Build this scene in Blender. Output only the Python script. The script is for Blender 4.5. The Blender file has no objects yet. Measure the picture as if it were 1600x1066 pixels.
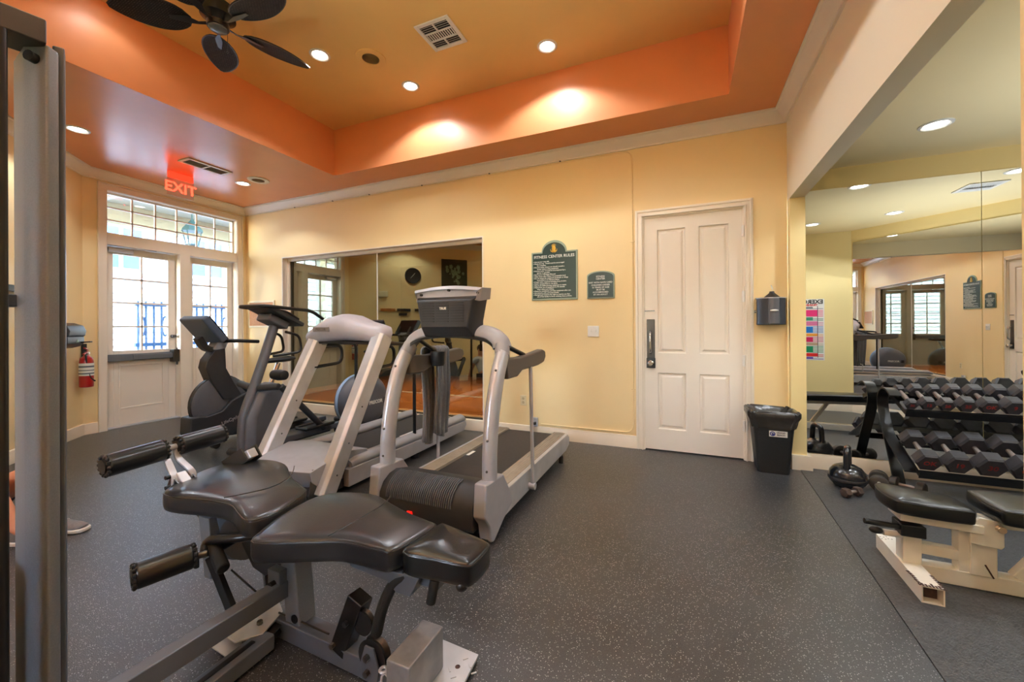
import bpy, bmesh, math, random
from mathutils import Vector, Matrix
random.seed(7)
sc = bpy.context.scene
COL = sc.collection
PI = math.pi

# ---------------------------------------------------------------- camera
CF, YAW, PIT, ROLL, CYP, CH = 627.73, 0.407147, 0.001855, -0.0056466, 509.58, 1.30
_f = Vector((-math.sin(YAW)*math.cos(PIT), math.cos(YAW)*math.cos(PIT), math.sin(PIT)))
_r = Vector((math.cos(YAW), math.sin(YAW), 0)); _u = _r.cross(_f)
_r2 = _r*math.cos(ROLL)+_u*math.sin(ROLL); _u2 = -_r*math.sin(ROLL)+_u*math.cos(ROLL)
cam = bpy.data.cameras.new('camera'); co = bpy.data.objects.new('camera', cam); COL.objects.link(co)
cam.sensor_width = 36; cam.sensor_fit = 'HORIZONTAL'; cam.lens = CF/1600*36
cam.shift_y = -(533-CYP)/1600
cam.clip_start = 0.02
co.matrix_world = Matrix(((_r2.x, _u2.x, -_f.x, 0), (_r2.y, _u2.y, -_f.y, 0), (_r2.z, _u2.z, -_f.z, CH), (0, 0, 0, 1)))
sc.camera = co

# ---------------------------------------------------------------- world, sun, exposure
sc.view_settings.view_transform = 'Standard'
sc.view_settings.look = 'None'
sc.view_settings.gamma = 1
sc.view_settings.use_curve_mapping = False
sc.view_settings.exposure = 0.85
w = bpy.data.worlds.new('world'); sc.world = w; w.use_nodes = True
nt = w.node_tree; bg = nt.nodes['Background']
sky = nt.nodes.new('ShaderNodeTexSky'); sky.sky_type = 'NISHITA'; sky.sun_disc = False
sky.sun_elevation = math.radians(42); sky.sun_rotation = math.radians(200); sky.altitude = 0
sky.air_density = 1.0; sky.dust_density = 1.0
nt.links.new(sky.outputs[0], bg.inputs[0]); bg.inputs[1].default_value = 3.4
try:
    sc.cycles.max_bounces = 10; sc.cycles.diffuse_bounces = 5; sc.cycles.glossy_bounces = 6
    sc.cycles.transparent_max_bounces = 12; sc.cycles.caustics_reflective = False; sc.cycles.caustics_refractive = False
    sc.cycles.sample_clamp_indirect = 6
except Exception: pass
sun = bpy.data.lights.new('sun', 'SUN'); sun.energy = 8.0; sun.angle = math.radians(1.5); sun.color = (1, .96, .9)
so = bpy.data.objects.new('sun', sun); COL.objects.link(so); so.location = (-12, -4, 12)
so.rotation_euler = Vector((-.55, .45, -.8)).to_track_quat('-Z', 'Y').to_euler()

# two added fill lamps aimed up, behind the camera and in the alcove, brightening ceilings
for _n, _l, _e, _s in (('ceiling_fill', (-.9, -.9, 1.9), 500, 120), ('ceiling_fill', (2.75, 2.9, .9), 95, 115)):
    L = bpy.data.lights.new(_n, 'SPOT'); L.energy = _e; L.spot_size = math.radians(_s); L.spot_blend = 1; L.shadow_soft_size = .06; L.color = (.84, .92, 1)
    o = bpy.data.objects.new(_n, L); COL.objects.link(o); o.location = _l; o.rotation_euler = (PI-.2 if _e > 100 else PI, 0, 0)

# ---------------------------------------------------------------- materials
def lin(c):
    return tuple(((x/255)/12.92 if x/255 <= .04045 else ((x/255+.055)/1.055)**2.4) for x in c)
def mat(name, rgb, rough=.5, metal=0, nz=None, bump=None, coat=0, emit=None, spec=None, alpha=None, sheen=0):
    """principled with procedural colour variation (nz=(scale, amount)) and relief (bump=(scale, strength))"""
    m = bpy.data.materials.new(name); m.use_nodes = True
    n = m.node_tree.nodes; l = m.node_tree.links; b = n['Principled BSDF']
    c = (*lin(rgb), 1)
    b.inputs['Base Color'].default_value = c
    b.inputs['Roughness'].default_value = rough; b.inputs['Metallic'].default_value = metal
    if coat: b.inputs['Coat Weight'].default_value = coat; b.inputs['Coat Roughness'].default_value = .15
    if spec is not None: b.inputs['Specular IOR Level'].default_value = spec
    if emit: b.inputs['Emission Color'].default_value = (*lin(emit[0]), 1); b.inputs['Emission Strength'].default_value = emit[1]
    if alpha is not None: b.inputs['Alpha'].default_value = alpha
    if sheen: b.inputs['Sheen Weight'].default_value = sheen
    tc = None
    if nz or bump: tc = n.new('ShaderNodeTexCoord')
    if nz:
        t = n.new('ShaderNodeTexNoise'); t.inputs['Scale'].default_value = nz[0]; t.inputs['Detail'].default_value = 5
        l.new(tc.outputs['Object'], t.inputs['Vector'])
        r = n.new('ShaderNodeValToRGB'); a = nz[1]
        r.color_ramp.elements[0].position = .3; r.color_ramp.elements[1].position = .7
        r.color_ramp.elements[0].color = tuple(x*(1-a) for x in c[:3])+(1,)
        r.color_ramp.elements[1].color = tuple(min(1, x*(1+a)) for x in c[:3])+(1,)
        l.new(t.outputs['Fac'], r.inputs['Fac']); l.new(r.outputs['Color'], b.inputs['Base Color'])
    if bump:
        t2 = n.new('ShaderNodeTexNoise'); t2.inputs['Scale'].default_value = bump[0]; t2.inputs['Detail'].default_value = 3
        l.new(tc.outputs['Object'], t2.inputs['Vector'])
        bp = n.new('ShaderNodeBump'); bp.inputs['Strength'].default_value = bump[1]; bp.inputs['Distance'].default_value = .01
        l.new(t2.outputs['Fac'], bp.inputs['Height']); l.new(bp.outputs['Normal'], b.inputs['Normal'])
    return m

WALL = mat('yellow_wall_paint', (242, 217, 164), .5, nz=(1.2, .025), bump=(90, .04))
ALC = mat('pale_yellow_paint', (244, 222, 160), .5, nz=(1.2, .02), bump=(90, .04))
HEADER = mat('header_paint', (242, 232, 206), .5, nz=(1.2, .02), bump=(90, .04))
ALCC = mat('alcove_ceiling_paint', (246, 226, 176), .45, nz=(2, .02), bump=(60, .04))
TRAYC = mat('ochre_ceiling_paint', (246, 204, 128), .5, nz=(2, .03), bump=(80, .05))
ORANGE = mat('orange_ceiling_paint', (240, 160, 108), .42, nz=(2, .03), bump=(80, .03))
SOFF = mat('orange_soffit_paint', (228, 150, 100), .27, nz=(3, .03), bump=(9, .06))
WHITE = mat('white_trim_paint', (236, 226, 210), .35, nz=(3, .02), bump=(50, .02))
DOORW = mat('cream_door_paint', (236, 227, 214), .38, nz=(2, .02), bump=(60, .03))
BASEW = mat('cream_baseboard_paint', (236, 222, 200), .35, nz=(4, .03))
BLACKP = mat('black_plastic', (28, 28, 30), .42, nz=(20, .15), bump=(300, .05))
DGREY = mat('dark_grey_plastic', (46, 47, 51), .45, nz=(20, .1), bump=(400, .06))
MGREY = mat('mid_grey_plastic', (88, 90, 97), .42, nz=(15, .06), bump=(300, .04))
LGREY = mat('light_grey_plastic', (158, 160, 168), .4, nz=(12, .05), bump=(200, .03))
SILVER = mat('silver_painted_steel', (188, 190, 198), .32, .35, nz=(9, .06))
BRUSH = mat('worn_silver_steel', (196, 198, 202), .38, .45, nz=(6, .12), bump=(60, .03))
CHROME = mat('chrome', (205, 205, 208), .15, 1)
STEELD = mat('dark_chrome', (96, 94, 92), .3, .9)
BLKMET = mat('black_painted_steel', (20, 20, 22), .3, nz=(14, .2))
GREYST = mat('grey_painted_steel', (92, 99, 110), .38, .25, nz=(8, .1), bump=(250, .04))
GREYST2 = mat('pale_grey_painted_steel', (112, 118, 126), .4, .2, nz=(250, .08), bump=(300, .06))
VINYL = mat('black_vinyl', (14, 15, 17), .30, nz=(8, .25), bump=(120, .06), coat=.08)
VINYLW = mat('worn_grey_vinyl', (38, 39, 42), .28, nz=(6, .3), bump=(160, .05), coat=.15)
FOAM = mat('black_foam', (16, 16, 17), .75, bump=(300, .2))
RUBBER = mat('black_rubber', (26, 26, 27), .55, nz=(40, .2), bump=(200, .1))
BELT = mat('treadmill_belt', (46, 44, 46), .6, nz=(30, .15), bump=(500, .1))
RAILB = mat('tan_grip_strip', (150, 138, 122), .55, nz=(12, .1))
WPAINT = mat('ivory_painted_steel', (236, 231, 220), .35, nz=(9, .05))
RUST = mat('chipped_paint_rust', (70, 48, 42), .7, nz=(60, .4))
RED = mat('red_enamel', (168, 20, 24), .28, coat=.4)
GREEN = mat('green_sign_enamel', (13, 50, 46), .35)
GOLD = mat('gold_paint', (206, 164, 62), .35, .5)
PALEG = mat('sign_edge_grey', (150, 165, 145), .4)
SWHITE = mat('sign_white', (222, 226, 218), .5)
REDTX = mat('red_number_paint', (150, 44, 44), .5)
HEXR = mat('dumbbell_rubber', (58, 57, 62), .42, nz=(30, .2), bump=(150, .06))
KNURL = mat('knurled_grip', (150, 138, 132), .35, .6, bump=(500, .3))
BAGM = mat('bin_liner_plastic', (52, 50, 48), .22, nz=(8, .2), bump=(14, .6))
BINM = mat('bin_plastic', (30, 31, 32), .5, bump=(350, .15), nz=(90, .2))
CLOTH = mat('grey_towel_cloth', (112, 114, 118), .9, nz=(60, .1), bump=(200, .4), sheen=.3)
SKIN = mat('skin', (214, 150, 118), .5, nz=(20, .04))
SHORTS = mat('dark_cloth', (34, 38, 50), .85, bump=(150, .2))
SHIRT = mat('pale_cloth', (200, 198, 196), .85, bump=(150, .2))
HAIRM = mat('dark_hair', (48, 34, 26), .6, bump=(90, .5))
SHOEM = mat('grey_knit', (118, 116, 118), .8, nz=(60, .12), bump=(300, .3))
SOLE = mat('white_sole', (225, 222, 218), .6)
IVORY = mat('ivory_plastic', (228, 214, 178), .4)
PORC = mat('white_plastic', (236, 234, 228), .35)
BULB = mat('lamp_glow', (255, 250, 240), .5, emit=((255, 248, 238), 9))
CORK = mat('cork', (196, 148, 112), .8, nz=(80, .2))
LEDR = mat('exit_red', (255, 60, 40), .4, emit=((255, 48, 30), 5))
SIDING = mat('exterior_siding', (206, 212, 220), .6, nz=(3, .03))
ASPH = mat('exterior_paving', (160, 162, 164), .8, nz=(8, .08))
PORCHC = mat('porch_ceiling', (178, 176, 160), .6)
IRON = mat('blue_iron', (66, 104, 150), .4)
TEALM = mat('lantern_verdigris', (60, 92, 92), .5)
LEAFM = mat('leaf_green', (70, 122, 44), .6, nz=(6, .3))
PINKW = mat('pink_stucco', (214, 150, 140), .8, bump=(40, .2))
BARKM = mat('bark', (110, 86, 62), .9, nz=(14, .2))

def glassmat(name, tint=(1, 1, 1), refl=.06, rough=0.0):
    m = bpy.data.materials.new(name); m.use_nodes = True; n = m.node_tree.nodes; l = m.node_tree.links
    n.clear(); o = n.new('ShaderNodeOutputMaterial'); mx = n.new('ShaderNodeMixShader')
    t = n.new('ShaderNodeBsdfTransparent'); t.inputs[0].default_value = (*tint, 1)
    g = n.new('ShaderNodeBsdfGlossy'); g.inputs['Roughness'].default_value = rough
    mx.inputs[0].default_value = refl
    l.new(t.outputs[0], mx.inputs[1]); l.new(g.outputs[0], mx.inputs[2]); l.new(mx.outputs[0], o.inputs[0]); return m
GLASS = glassmat('clear_glass', (.97, .99, .99), .06)
def mirrmat(name, tint, rough=.0):
    m = bpy.data.materials.new(name); m.use_nodes = True; b = m.node_tree.nodes['Principled BSDF']
    b.inputs['Base Color'].default_value = (*tint, 1); b.inputs['Metallic'].default_value = 1; b.inputs['Roughness'].default_value = rough
    return m
MIRROR = mirrmat('silvered_glass', (.88, .88, .86))
# dark tinted glazing: reflects like a bronze mirror and lets a dim room behind show through
TINT = glassmat('bronze_glass', (.75, .72, .66), .34)
_g = [x for x in TINT.node_tree.nodes if x.type == 'BSDF_GLOSSY'][0]; _g.inputs[0].default_value = (.80, .84, .66, 1)

def rubber_floor():
    m = bpy.data.materials.new('speckled_rubber'); m.use_nodes = True
    n = m.node_tree.nodes; l = m.node_tree.links; b = n['Principled BSDF']
    tc = n.new('ShaderNodeTexCoord')
    big = n.new('ShaderNodeTexNoise'); big.inputs['Scale'].default_value = 1.3; big.inputs['Detail'].default_value = 6
    v = n.new('ShaderNodeTexVoronoi'); v.inputs['Scale'].default_value = 210
    fine = n.new('ShaderNodeTexNoise'); fine.inputs['Scale'].default_value = 260; fine.inputs['Detail'].default_value = 2
    for t in (big, v, fine): l.new(tc.outputs['Object'], t.inputs['Vector'])
    r0 = n.new('ShaderNodeValToRGB'); r0.color_ramp.elements[0].color = (.015, .016, .019, 1); r0.color_ramp.elements[1].color = (.031, .032, .036, 1)
    r0.color_ramp.elements[0].position = .35; r0.color_ramp.elements[1].position = .65
    l.new(big.outputs['Fac'], r0.inputs['Fac'])
    # a few per cent of the cells are pale granules
    cr = n.new('ShaderNodeValToRGB'); cr.color_ramp.interpolation = 'CONSTANT'
    cr.color_ramp.elements[0].color = (0, 0, 0, 1); cr.color_ramp.elements[1].position = .86; cr.color_ramp.elements[1].color = (1, 1, 1, 1)
    sep = n.new('ShaderNodeSeparateColor'); l.new(v.outputs['Color'], sep.inputs[0]); l.new(sep.outputs[0], cr.inputs['Fac'])
    rad = n.new('ShaderNodeMath'); rad.operation = 'LESS_THAN'; rad.inputs[1].default_value = .42; l.new(v.outputs['Distance'], rad.inputs[0])
    mul = n.new('ShaderNodeMath'); mul.operation = 'MULTIPLY'; l.new(cr.outputs[0], mul.inputs[0]); l.new(rad.outputs[0], mul.inputs[1])
    mx = n.new('ShaderNodeMix'); mx.data_type = 'RGBA'; l.new(mul.outputs[0], mx.inputs[0]); l.new(r0.outputs[0], mx.inputs[6]); mx.inputs[7].default_value = (.27, .27, .27, 1)
    r1 = n.new('ShaderNodeValToRGB'); r1.color_ramp.elements[0].color = (.35, .35, .35, 1); r1.color_ramp.elements[1].color = (2.1, 2.1, 2.1, 1)
    r1.color_ramp.elements[0].position = .35; r1.color_ramp.elements[1].position = .65
    l.new(fine.outputs['Fac'], r1.inputs['Fac'])
    mm = n.new('ShaderNodeMix'); mm.data_type = 'RGBA'; mm.blend_type = 'MULTIPLY'; mm.inputs[0].default_value = 1
    l.new(mx.outputs[2], mm.inputs[6]); l.new(r1.outputs[0], mm.inputs[7]); l.new(mm.outputs[2], b.inputs['Base Color'])
    rr = n.new('ShaderNodeMapRange'); rr.inputs[3].default_value = .26; rr.inputs[4].default_value = .40; l.new(big.outputs['Fac'], rr.inputs[0]); l.new(rr.outputs[0], b.inputs['Roughness'])
    bp = n.new('ShaderNodeBump'); bp.inputs['Strength'].default_value = .35; bp.inputs['Distance'].default_value = .004
    l.new(fine.outputs['Fac'], bp.inputs['Height']); l.new(bp.outputs['Normal'], b.inputs['Normal'])
    b.inputs['Specular IOR Level'].default_value = .9
    return m
FLOORM = rubber_floor()
def woodmat():
    m = bpy.data.materials.new('wood_plank'); m.use_nodes = True
    n = m.node_tree.nodes; l = m.node_tree.links; b = n['Principled BSDF']; tc = n.new('ShaderNodeTexCoord')
    mp = n.new('ShaderNodeMapping'); mp.inputs['Scale'].default_value = (.8, 9, 9); l.new(tc.outputs['Object'], mp.inputs[0])
    t = n.new('ShaderNodeTexNoise'); t.inputs['Scale'].default_value = 3; t.inputs['Detail'].default_value = 8; l.new(mp.outputs[0], t.inputs['Vector'])
    r = n.new('ShaderNodeValToRGB'); r.color_ramp.elements[0].color = (*lin((128, 66, 26)), 1); r.color_ramp.elements[1].color = (*lin((206, 128, 62)), 1)
    r.color_ramp.elements[0].position = .3; r.color_ramp.elements[1].position = .7
    l.new(t.outputs['Fac'], r.inputs['Fac']); l.new(r.outputs[0], b.inputs['Base Color']); b.inputs['Roughness'].default_value = .3
    return m
WOOD = woodmat()
def wickermat():
    m = bpy.data.materials.new('woven_wicker'); m.use_nodes = True
    n = m.node_tree.nodes; l = m.node_tree.links; b = n['Principled BSDF']; tc = n.new('ShaderNodeTexCoord')
    br = n.new('ShaderNodeTexBrick'); br.inputs['Scale'].default_value = 1; br.inputs['Mortar Size'].default_value = .004
    br.inputs['Brick Width'].default_value = .026; br.inputs['Row Height'].default_value = .011
    br.inputs['Color1'].default_value = (.070, .054, .048, 1); br.inputs['Color2'].default_value = (.020, .015, .013, 1); br.inputs['Mortar'].default_value = (.004, .004, .004, 1)
    l.new(tc.outputs['Object'], br.inputs['Vector']); l.new(br.outputs['Color'], b.inputs['Base Color'])
    bp = n.new('ShaderNodeBump'); bp.inputs['Strength'].default_value = .6; bp.inputs['Distance'].default_value = .004; bp.invert = True
    l.new(br.outputs['Fac'], bp.inputs['Height']); l.new(bp.outputs['Normal'], b.inputs['Normal']); b.inputs['Roughness'].default_value = .6; b.inputs['Specular IOR Level'].default_value = .25
    return m
WICK = wickermat()

# ---------------------------------------------------------------- mesh helpers
def V(*a): return Vector(a)
def ortho(d, up=None):
    d = Vector(d).normalized(); up = Vector(up) if up is not None else V(0, 0, 1)
    if abs(d.dot(up)) > .98: up = V(0, 1, 0) if abs(d.y) < .9 else V(1, 0, 0)
    s = d.cross(up).normalized(); return d, s, s.cross(d).normalized()
def smoothpath(pts, k=5):
    """Catmull-Rom through the points"""
    P = [Vector(p) for p in pts]; out = []
    for i in range(len(P)-1):
        a = P[max(i-1, 0)]; b = P[i]; c = P[i+1]; d = P[min(i+2, len(P)-1)]
        for j in range(k):
            t = j/k
            out.append(.5*((2*b)+(c-a)*t+(2*a-5*b+4*c-d)*t*t+(-a+3*b-3*c+d)*t**3))
    out.append(P[-1]); return out
def fillet(pts, r, k=5):
    """polyline with rounded corners of about radius r"""
    P = [Vector(p) for p in pts]; out = [P[0]]
    for i in range(1, len(P)-1):
        a = P[i-1]-P[i]; b = P[i+1]-P[i]; q = min(r, a.length*.49, b.length*.49)
        s = P[i]+a.normalized()*q; e = P[i]+b.normalized()*q
        for j in range(k+1):
            t = j/k; out.append((1-t)**2*s+2*t*(1-t)*P[i]+t*t*e)
    out.append(P[-1]); return out
class G:
    def __init__(s): s.v = []; s.f = []
    def add(s, vs, fs):
        o = len(s.v); s.v += [Vector(v) for v in vs]; s.f += [tuple(i+o for i in f) for f in fs]; return s
    def box(s, x0, x1, y0, y1, z0, z1):
        return s.add([(x0, y0, z0), (x1, y0, z0), (x1, y1, z0), (x0, y1, z0), (x0, y0, z1), (x1, y0, z1), (x1, y1, z1), (x0, y1, z1)],
                     [(0, 3, 2, 1), (4, 5, 6, 7), (0, 1, 5, 4), (1, 2, 6, 5), (2, 3, 7, 6), (3, 0, 4, 7)])
    def obb(s, c, size, X, Y, Z):
        c = Vector(c); X = Vector(X)*size[0]/2; Y = Vector(Y)*size[1]/2; Z = Vector(Z)*size[2]/2
        vs = [c+a*X+b*Y+d*Z for d in (-1, 1) for (a, b) in ((-1, -1), (1, -1), (1, 1), (-1, 1))]
        return s.add(vs, [(0, 3, 2, 1), (4, 5, 6, 7), (0, 1, 5, 4), (1, 2, 6, 5), (2, 3, 7, 6), (3, 0, 4, 7)])
    def bar(s, p0, p1, w, h, up=(0, 0, 1)):
        p0 = Vector(p0); p1 = Vector(p1); d, a, u = ortho(p1-p0, up)
        return s.obb((p0+p1)/2, ((p1-p0).length, w, h), d, a, u)
    def cyl(s, p0, p1, r, r1=None, n=18, cap=True):
        p0 = Vector(p0); p1 = Vector(p1); r1 = r if r1 is None else r1; d, a, u = ortho(p1-p0)
        vs = []; 
        for p, q in ((p0, r), (p1, r1)):
            vs += [p+(a*math.cos(2*PI*i/n)+u*math.sin(2*PI*i/n))*q for i in range(n)]
        fs = [(i, (i+1) % n, n+(i+1) % n, n+i) for i in range(n)]
        if cap: fs += [tuple(reversed(range(n))), tuple(range(n, 2*n))]
        return s.add(vs, fs)
    def sweep(s, pts, sec, up=(0, 0, 1), closed=False, scale=None, cap=True):
        """sec: list of (across, up) offsets; frames carried along the path"""
        P = [Vector(p) for p in pts]; n = len(P); m = len(sec); vs = []; pu = Vector(up)
        for i in range(n):
            if closed: d = P[(i+1) % n]-P[i-1]
            else: d = P[min(i+1, n-1)]-P[max(i-1, 0)]
            d.normalize(); a = d.cross(pu)
            if a.length < 1e-4: a = ortho(d)[1]
            a.normalize(); u = a.cross(d).normalized(); pu = u
            k = scale[i] if scale else 1
            if not hasattr(k, '__len__'): k = (k, k)
            vs += [P[i]+a*x*k[0]+u*y*k[1] for x, y in sec]
        fs = []
        for i in range(n if closed else n-1):
            j = (i+1) % n
            fs += [(i*m+q, i*m+(q+1) % m, j*m+(q+1) % m, j*m+q) for q in range(m)]
        if not closed and cap: fs += [tuple(reversed(range(m))), tuple(range((n-1)*m, n*m))]
        return s.add(vs, fs)
    def tube(s, pts, r, n=12, closed=False, up=(0, 0, 1), scale=None):
        return s.sweep(pts, [(r*math.cos(2*PI*i/n), r*math.sin(2*PI*i/n)) for i in range(n)], up, closed, scale)
    def prism(s, poly, off):
        n = len(poly); off = Vector(off); P = [Vector(p) for p in poly]
        return s.add(P+[p+off for p in P], [tuple(reversed(range(n))), tuple(range(n, 2*n))]+[(i, (i+1) % n, n+(i+1) % n, n+i) for i in range(n)])
    def yz(s, poly, x0, x1): return s.prism([(x0, y, z) for y, z in poly], (x1-x0, 0, 0))
    def xz(s, poly, y0, y1): return s.prism([(x, y0, z) for x, z in poly], (0, y1-y0, 0))
    def xy(s, poly, z0, z1): return s.prism([(x, y, z0) for x, y in poly], (0, 0, z1-z0))
    def lathe(s, prof, o, axis=(0, 0, 1), n=24, sx=1, sy=1):
        d, a, u = ortho(axis); o = Vector(o); m = len(prof); vs = []; fs = []
        for r, h in prof:
            vs += [o+d*h+(a*math.cos(2*PI*i/n)*sx+u*math.sin(2*PI*i/n)*sy)*max(r, 1e-4) for i in range(n)]
        for k in range(m-1):
            fs += [(k*n+i, k*n+(i+1) % n, (k+1)*n+(i+1) % n, (k+1)*n+i) for i in range(n)]
        fs += [tuple(reversed(range(n))), tuple(range((m-1)*n, m*n))]
        return s.add(vs, fs)
    def ball(s, c, r, n=16, m=10):
        r = (r, r, r) if not hasattr(r, '__len__') else r; c = Vector(c)
        vs = []; fs = []
        for j in range(m+1):
            t = PI*(j+.001)/(m+.002)
            vs += [c+V(r[0]*math.sin(t)*math.cos(2*PI*i/n), r[1]*math.sin(t)*math.sin(2*PI*i/n), r[2]*math.cos(t)) for i in range(n)]
        for j in range(m): fs += [(j*n+i, (j+1)*n+i, (j+1)*n+(i+1) % n, j*n+(i+1) % n) for i in range(n)]
        return s.add(vs, fs)
    def loft(s, rings, cap=True):
        m = len(rings[0]); vs = [p for r in rings for p in r]; fs = []
        for k in range(len(rings)-1): fs += [(k*m+i, k*m+(i+1) % m, (k+1)*m+(i+1) % m, (k+1)*m+i) for i in range(m)]
        if cap: fs += [tuple(reversed(range(m))), tuple(range((len(rings)-1)*m, len(rings)*m))]
        return s.add(vs, fs)
    def rot(s, c, axis, ang):
        M = Matrix.Translation(Vector(c)) @ Matrix.Rotation(ang, 4, Vector(axis)) @ Matrix.Translation(-Vector(c))
        s.v = [M @ v for v in s.v]; return s

def root_loc(o):
    while o.parent: o = o.parent
    return o.location.copy()
def put(name, g, m, parent=None, bev=0, seg=2, sharp=35, sub=0, label=None, flat=False, loc=None):
    """link geometry (written in world metres) as ONE object; top-level objects get their origin at their base"""
    if parent is not None: L = root_loc(parent)
    elif loc is not None: L = Vector(loc)
    else:
        xs = [v.x for v in g.v]; ys = [v.y for v in g.v]; zs = [v.z for v in g.v]
        L = V((min(xs)+max(xs))/2, (min(ys)+max(ys))/2, min(zs))
    me = bpy.data.meshes.new(name); me.from_pydata([v-L for v in g.v], [], g.f)
    bm = bmesh.new(); bm.from_mesh(me); bmesh.ops.recalc_face_normals(bm, faces=bm.faces)
    for e in bm.edges:
        if len(e.link_faces) == 2 and e.calc_face_angle(0) > math.radians(sharp): e.smooth = False
    for f in bm.faces: f.smooth = not flat
    bm.to_mesh(me); bm.free()
    for x in (m if isinstance(m, (list, tuple)) else [m]): me.materials.append(x)
    o = bpy.data.objects.new(name, me); COL.objects.link(o)
    if parent is not None: o.parent = parent
    else: o.location = L
    if bev:
        b = o.modifiers.new('bevel', 'BEVEL'); b.width = bev; b.segments = seg; b.limit_method = 'ANGLE'; b.angle_limit = math.radians(35)
        if not sub:
            for e in me.edges: e.use_edge_sharp = False
            o.modifiers.new('wn', 'WEIGHTED_NORMAL')
    if sub:
        for e in me.edges: e.use_edge_sharp = False
        q = o.modifiers.new('subsurf', 'SUBSURF'); q.levels = sub; q.render_levels = sub
    if label: o['label'] = label
    return o
def thing(name, label, cat, loc, group=None):
    o = bpy.data.objects.new(name, None); COL.objects.link(o); o.location = loc; o.empty_display_size = .1
    o['label'] = label; o['category'] = cat
    if group: o['group'] = group
    return o
def tag(o, label, cat, group=None):
    o['label'] = label; o['category'] = cat
    if group: o['group'] = group
    return o
def struct(name, g, m, parent=None, **k):
    o = put(name, g, m, parent, loc=None if parent else (0, 0, 0), **k); o['kind'] = 'structure'; return o
def textg(body, size, o, X, Y, ext=.0008, align='CENTER', space=1.0, bold=0):
    """text as mesh geometry: origin o, text direction X, up Y"""
    c = bpy.data.curves.new('t', 'FONT'); c.body = body; c.size = size; c.align_x = align; c.align_y = 'CENTER'; c.extrude = ext
    c.space_character = space; c.resolution_u = 2; c.offset = bold
    ob = bpy.data.objects.new('t', c); COL.objects.link(ob)
    dg = bpy.context.evaluated_depsgraph_get(); me = bpy.data.meshes.new_from_object(ob.evaluated_get(dg))
    X = Vector(X).normalized(); Y = Vector(Y).normalized(); Z = X.cross(Y); o = Vector(o)
    g = G(); g.add([o+X*v.co.x+Y*v.co.y+Z*v.co.z for v in me.vertices], [tuple(p.vertices) for p in me.polygons])
    bpy.data.objects.remove(ob); bpy.data.curves.remove(c); bpy.data.meshes.remove(me); return g
def merge(*gs):
    r = G()
    for g in gs: r.add(g.v, g.f)
    return r
def copy_tree(o, dloc=None, parent=None):
    kids = list(o.children); c = o.copy(); COL.objects.link(c)
    if parent is not None: c.parent = parent
    if dloc is not None: c.location = dloc
    for k in kids: copy_tree(k, None, c)
    return c

# ================================================================ THE SETTING
YB, XL, XR = 4.443, -6.79, 0.877        # back wall, left wall, right wall / header face
ZS, ZT, ZA = 3.30, 3.90, 2.70           # soffit, tray ceiling, alcove ceiling
def cuts(a0, a1, b0, b1, holes):
    """rectangles of a panel a0..a1 x b0..b1 with rectangular holes left out"""
    A = sorted({a0, a1, *[h[0] for h in holes], *[h[1] for h in holes]}); B = sorted({b0, b1, *[h[2] for h in holes], *[h[3] for h in holes]})
    out = []
    for i in range(len(A)-1):
        run = None
        for j in range(len(B)-1):
            ca, cb = (A[i]+A[i+1])/2, (B[j]+B[j+1])/2
            solid = not any(h[0] < ca < h[1] and h[2] < cb < h[3] for h in holes)
            if solid: run = [B[j], B[j+1]] if run is None else [run[0], B[j+1]]
            if (not solid or j == len(B)-2) and run: out.append((A[i], A[i+1], run[0], run[1])); run = None
    return out
def seg_wall(p, q, z0, z1, th):
    """wall slab whose room face runs p->q with the room on its left"""
    p = Vector((*p, 0)); q = Vector((*q, 0)); d = (q-p).normalized(); n = V(d.y, -d.x, 0)*th
    return G().prism([p+V(0, 0, z0), q+V(0, 0, z0), q+n+V(0, 0, z0), p+n+V(0, 0, z0)], (0, 0, z1-z0))
def molding(path, prof, closed=False):
    P = [V(*p) for p in path]; n = len(P); vs = []; fs = []; m = len(prof)
    for i in range(n):
        def nrm(a, b): d = (b-a).normalized(); return V(-d.y, d.x)
        if closed: n1, n2 = nrm(P[i-1], P[i]), nrm(P[i], P[(i+1) % n])
        else: n1 = nrm(P[i-1], P[i]) if i else nrm(P[0], P[1]); n2 = nrm(P[i], P[i+1]) if i < n-1 else n1
        mt = (n1+n2); mt = mt/mt.length; k = 1/max(.3, mt.dot(n2))
        vs += [(P[i].x+mt.x*o*k, P[i].y+mt.y*o*k, z) for o, z in prof]
    for i in range(n if closed else n-1):
        j = (i+1) % n; fs += [(i*m+q, i*m+(q+1) % m, j*m+(q+1) % m, j*m+q) for q in range(m)]
    if not closed: fs += [tuple(reversed(range(m))), tuple(range((n-1)*m, n*m))]
    return G().add(vs, fs)

# floor: the main rubber flooring and the coarser alcove mat, butted along a visible seam
struct('floor', G().xy([(-7.6, -2.0), (.72, -2.0), (.95, 4.6), (-7.6, 4.6)], -.06, 0), FLOORM)
MATM = mat('coarse_rubber_mat', (58, 59, 62), .40, nz=(70, .65), bump=(160, .6), spec=.8)
struct('floor', G().xy([(.722, -2.0), (5.6, -2.0), (5.6, 4.6), (.952, 4.6)], -.06, .004), MATM)

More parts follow.
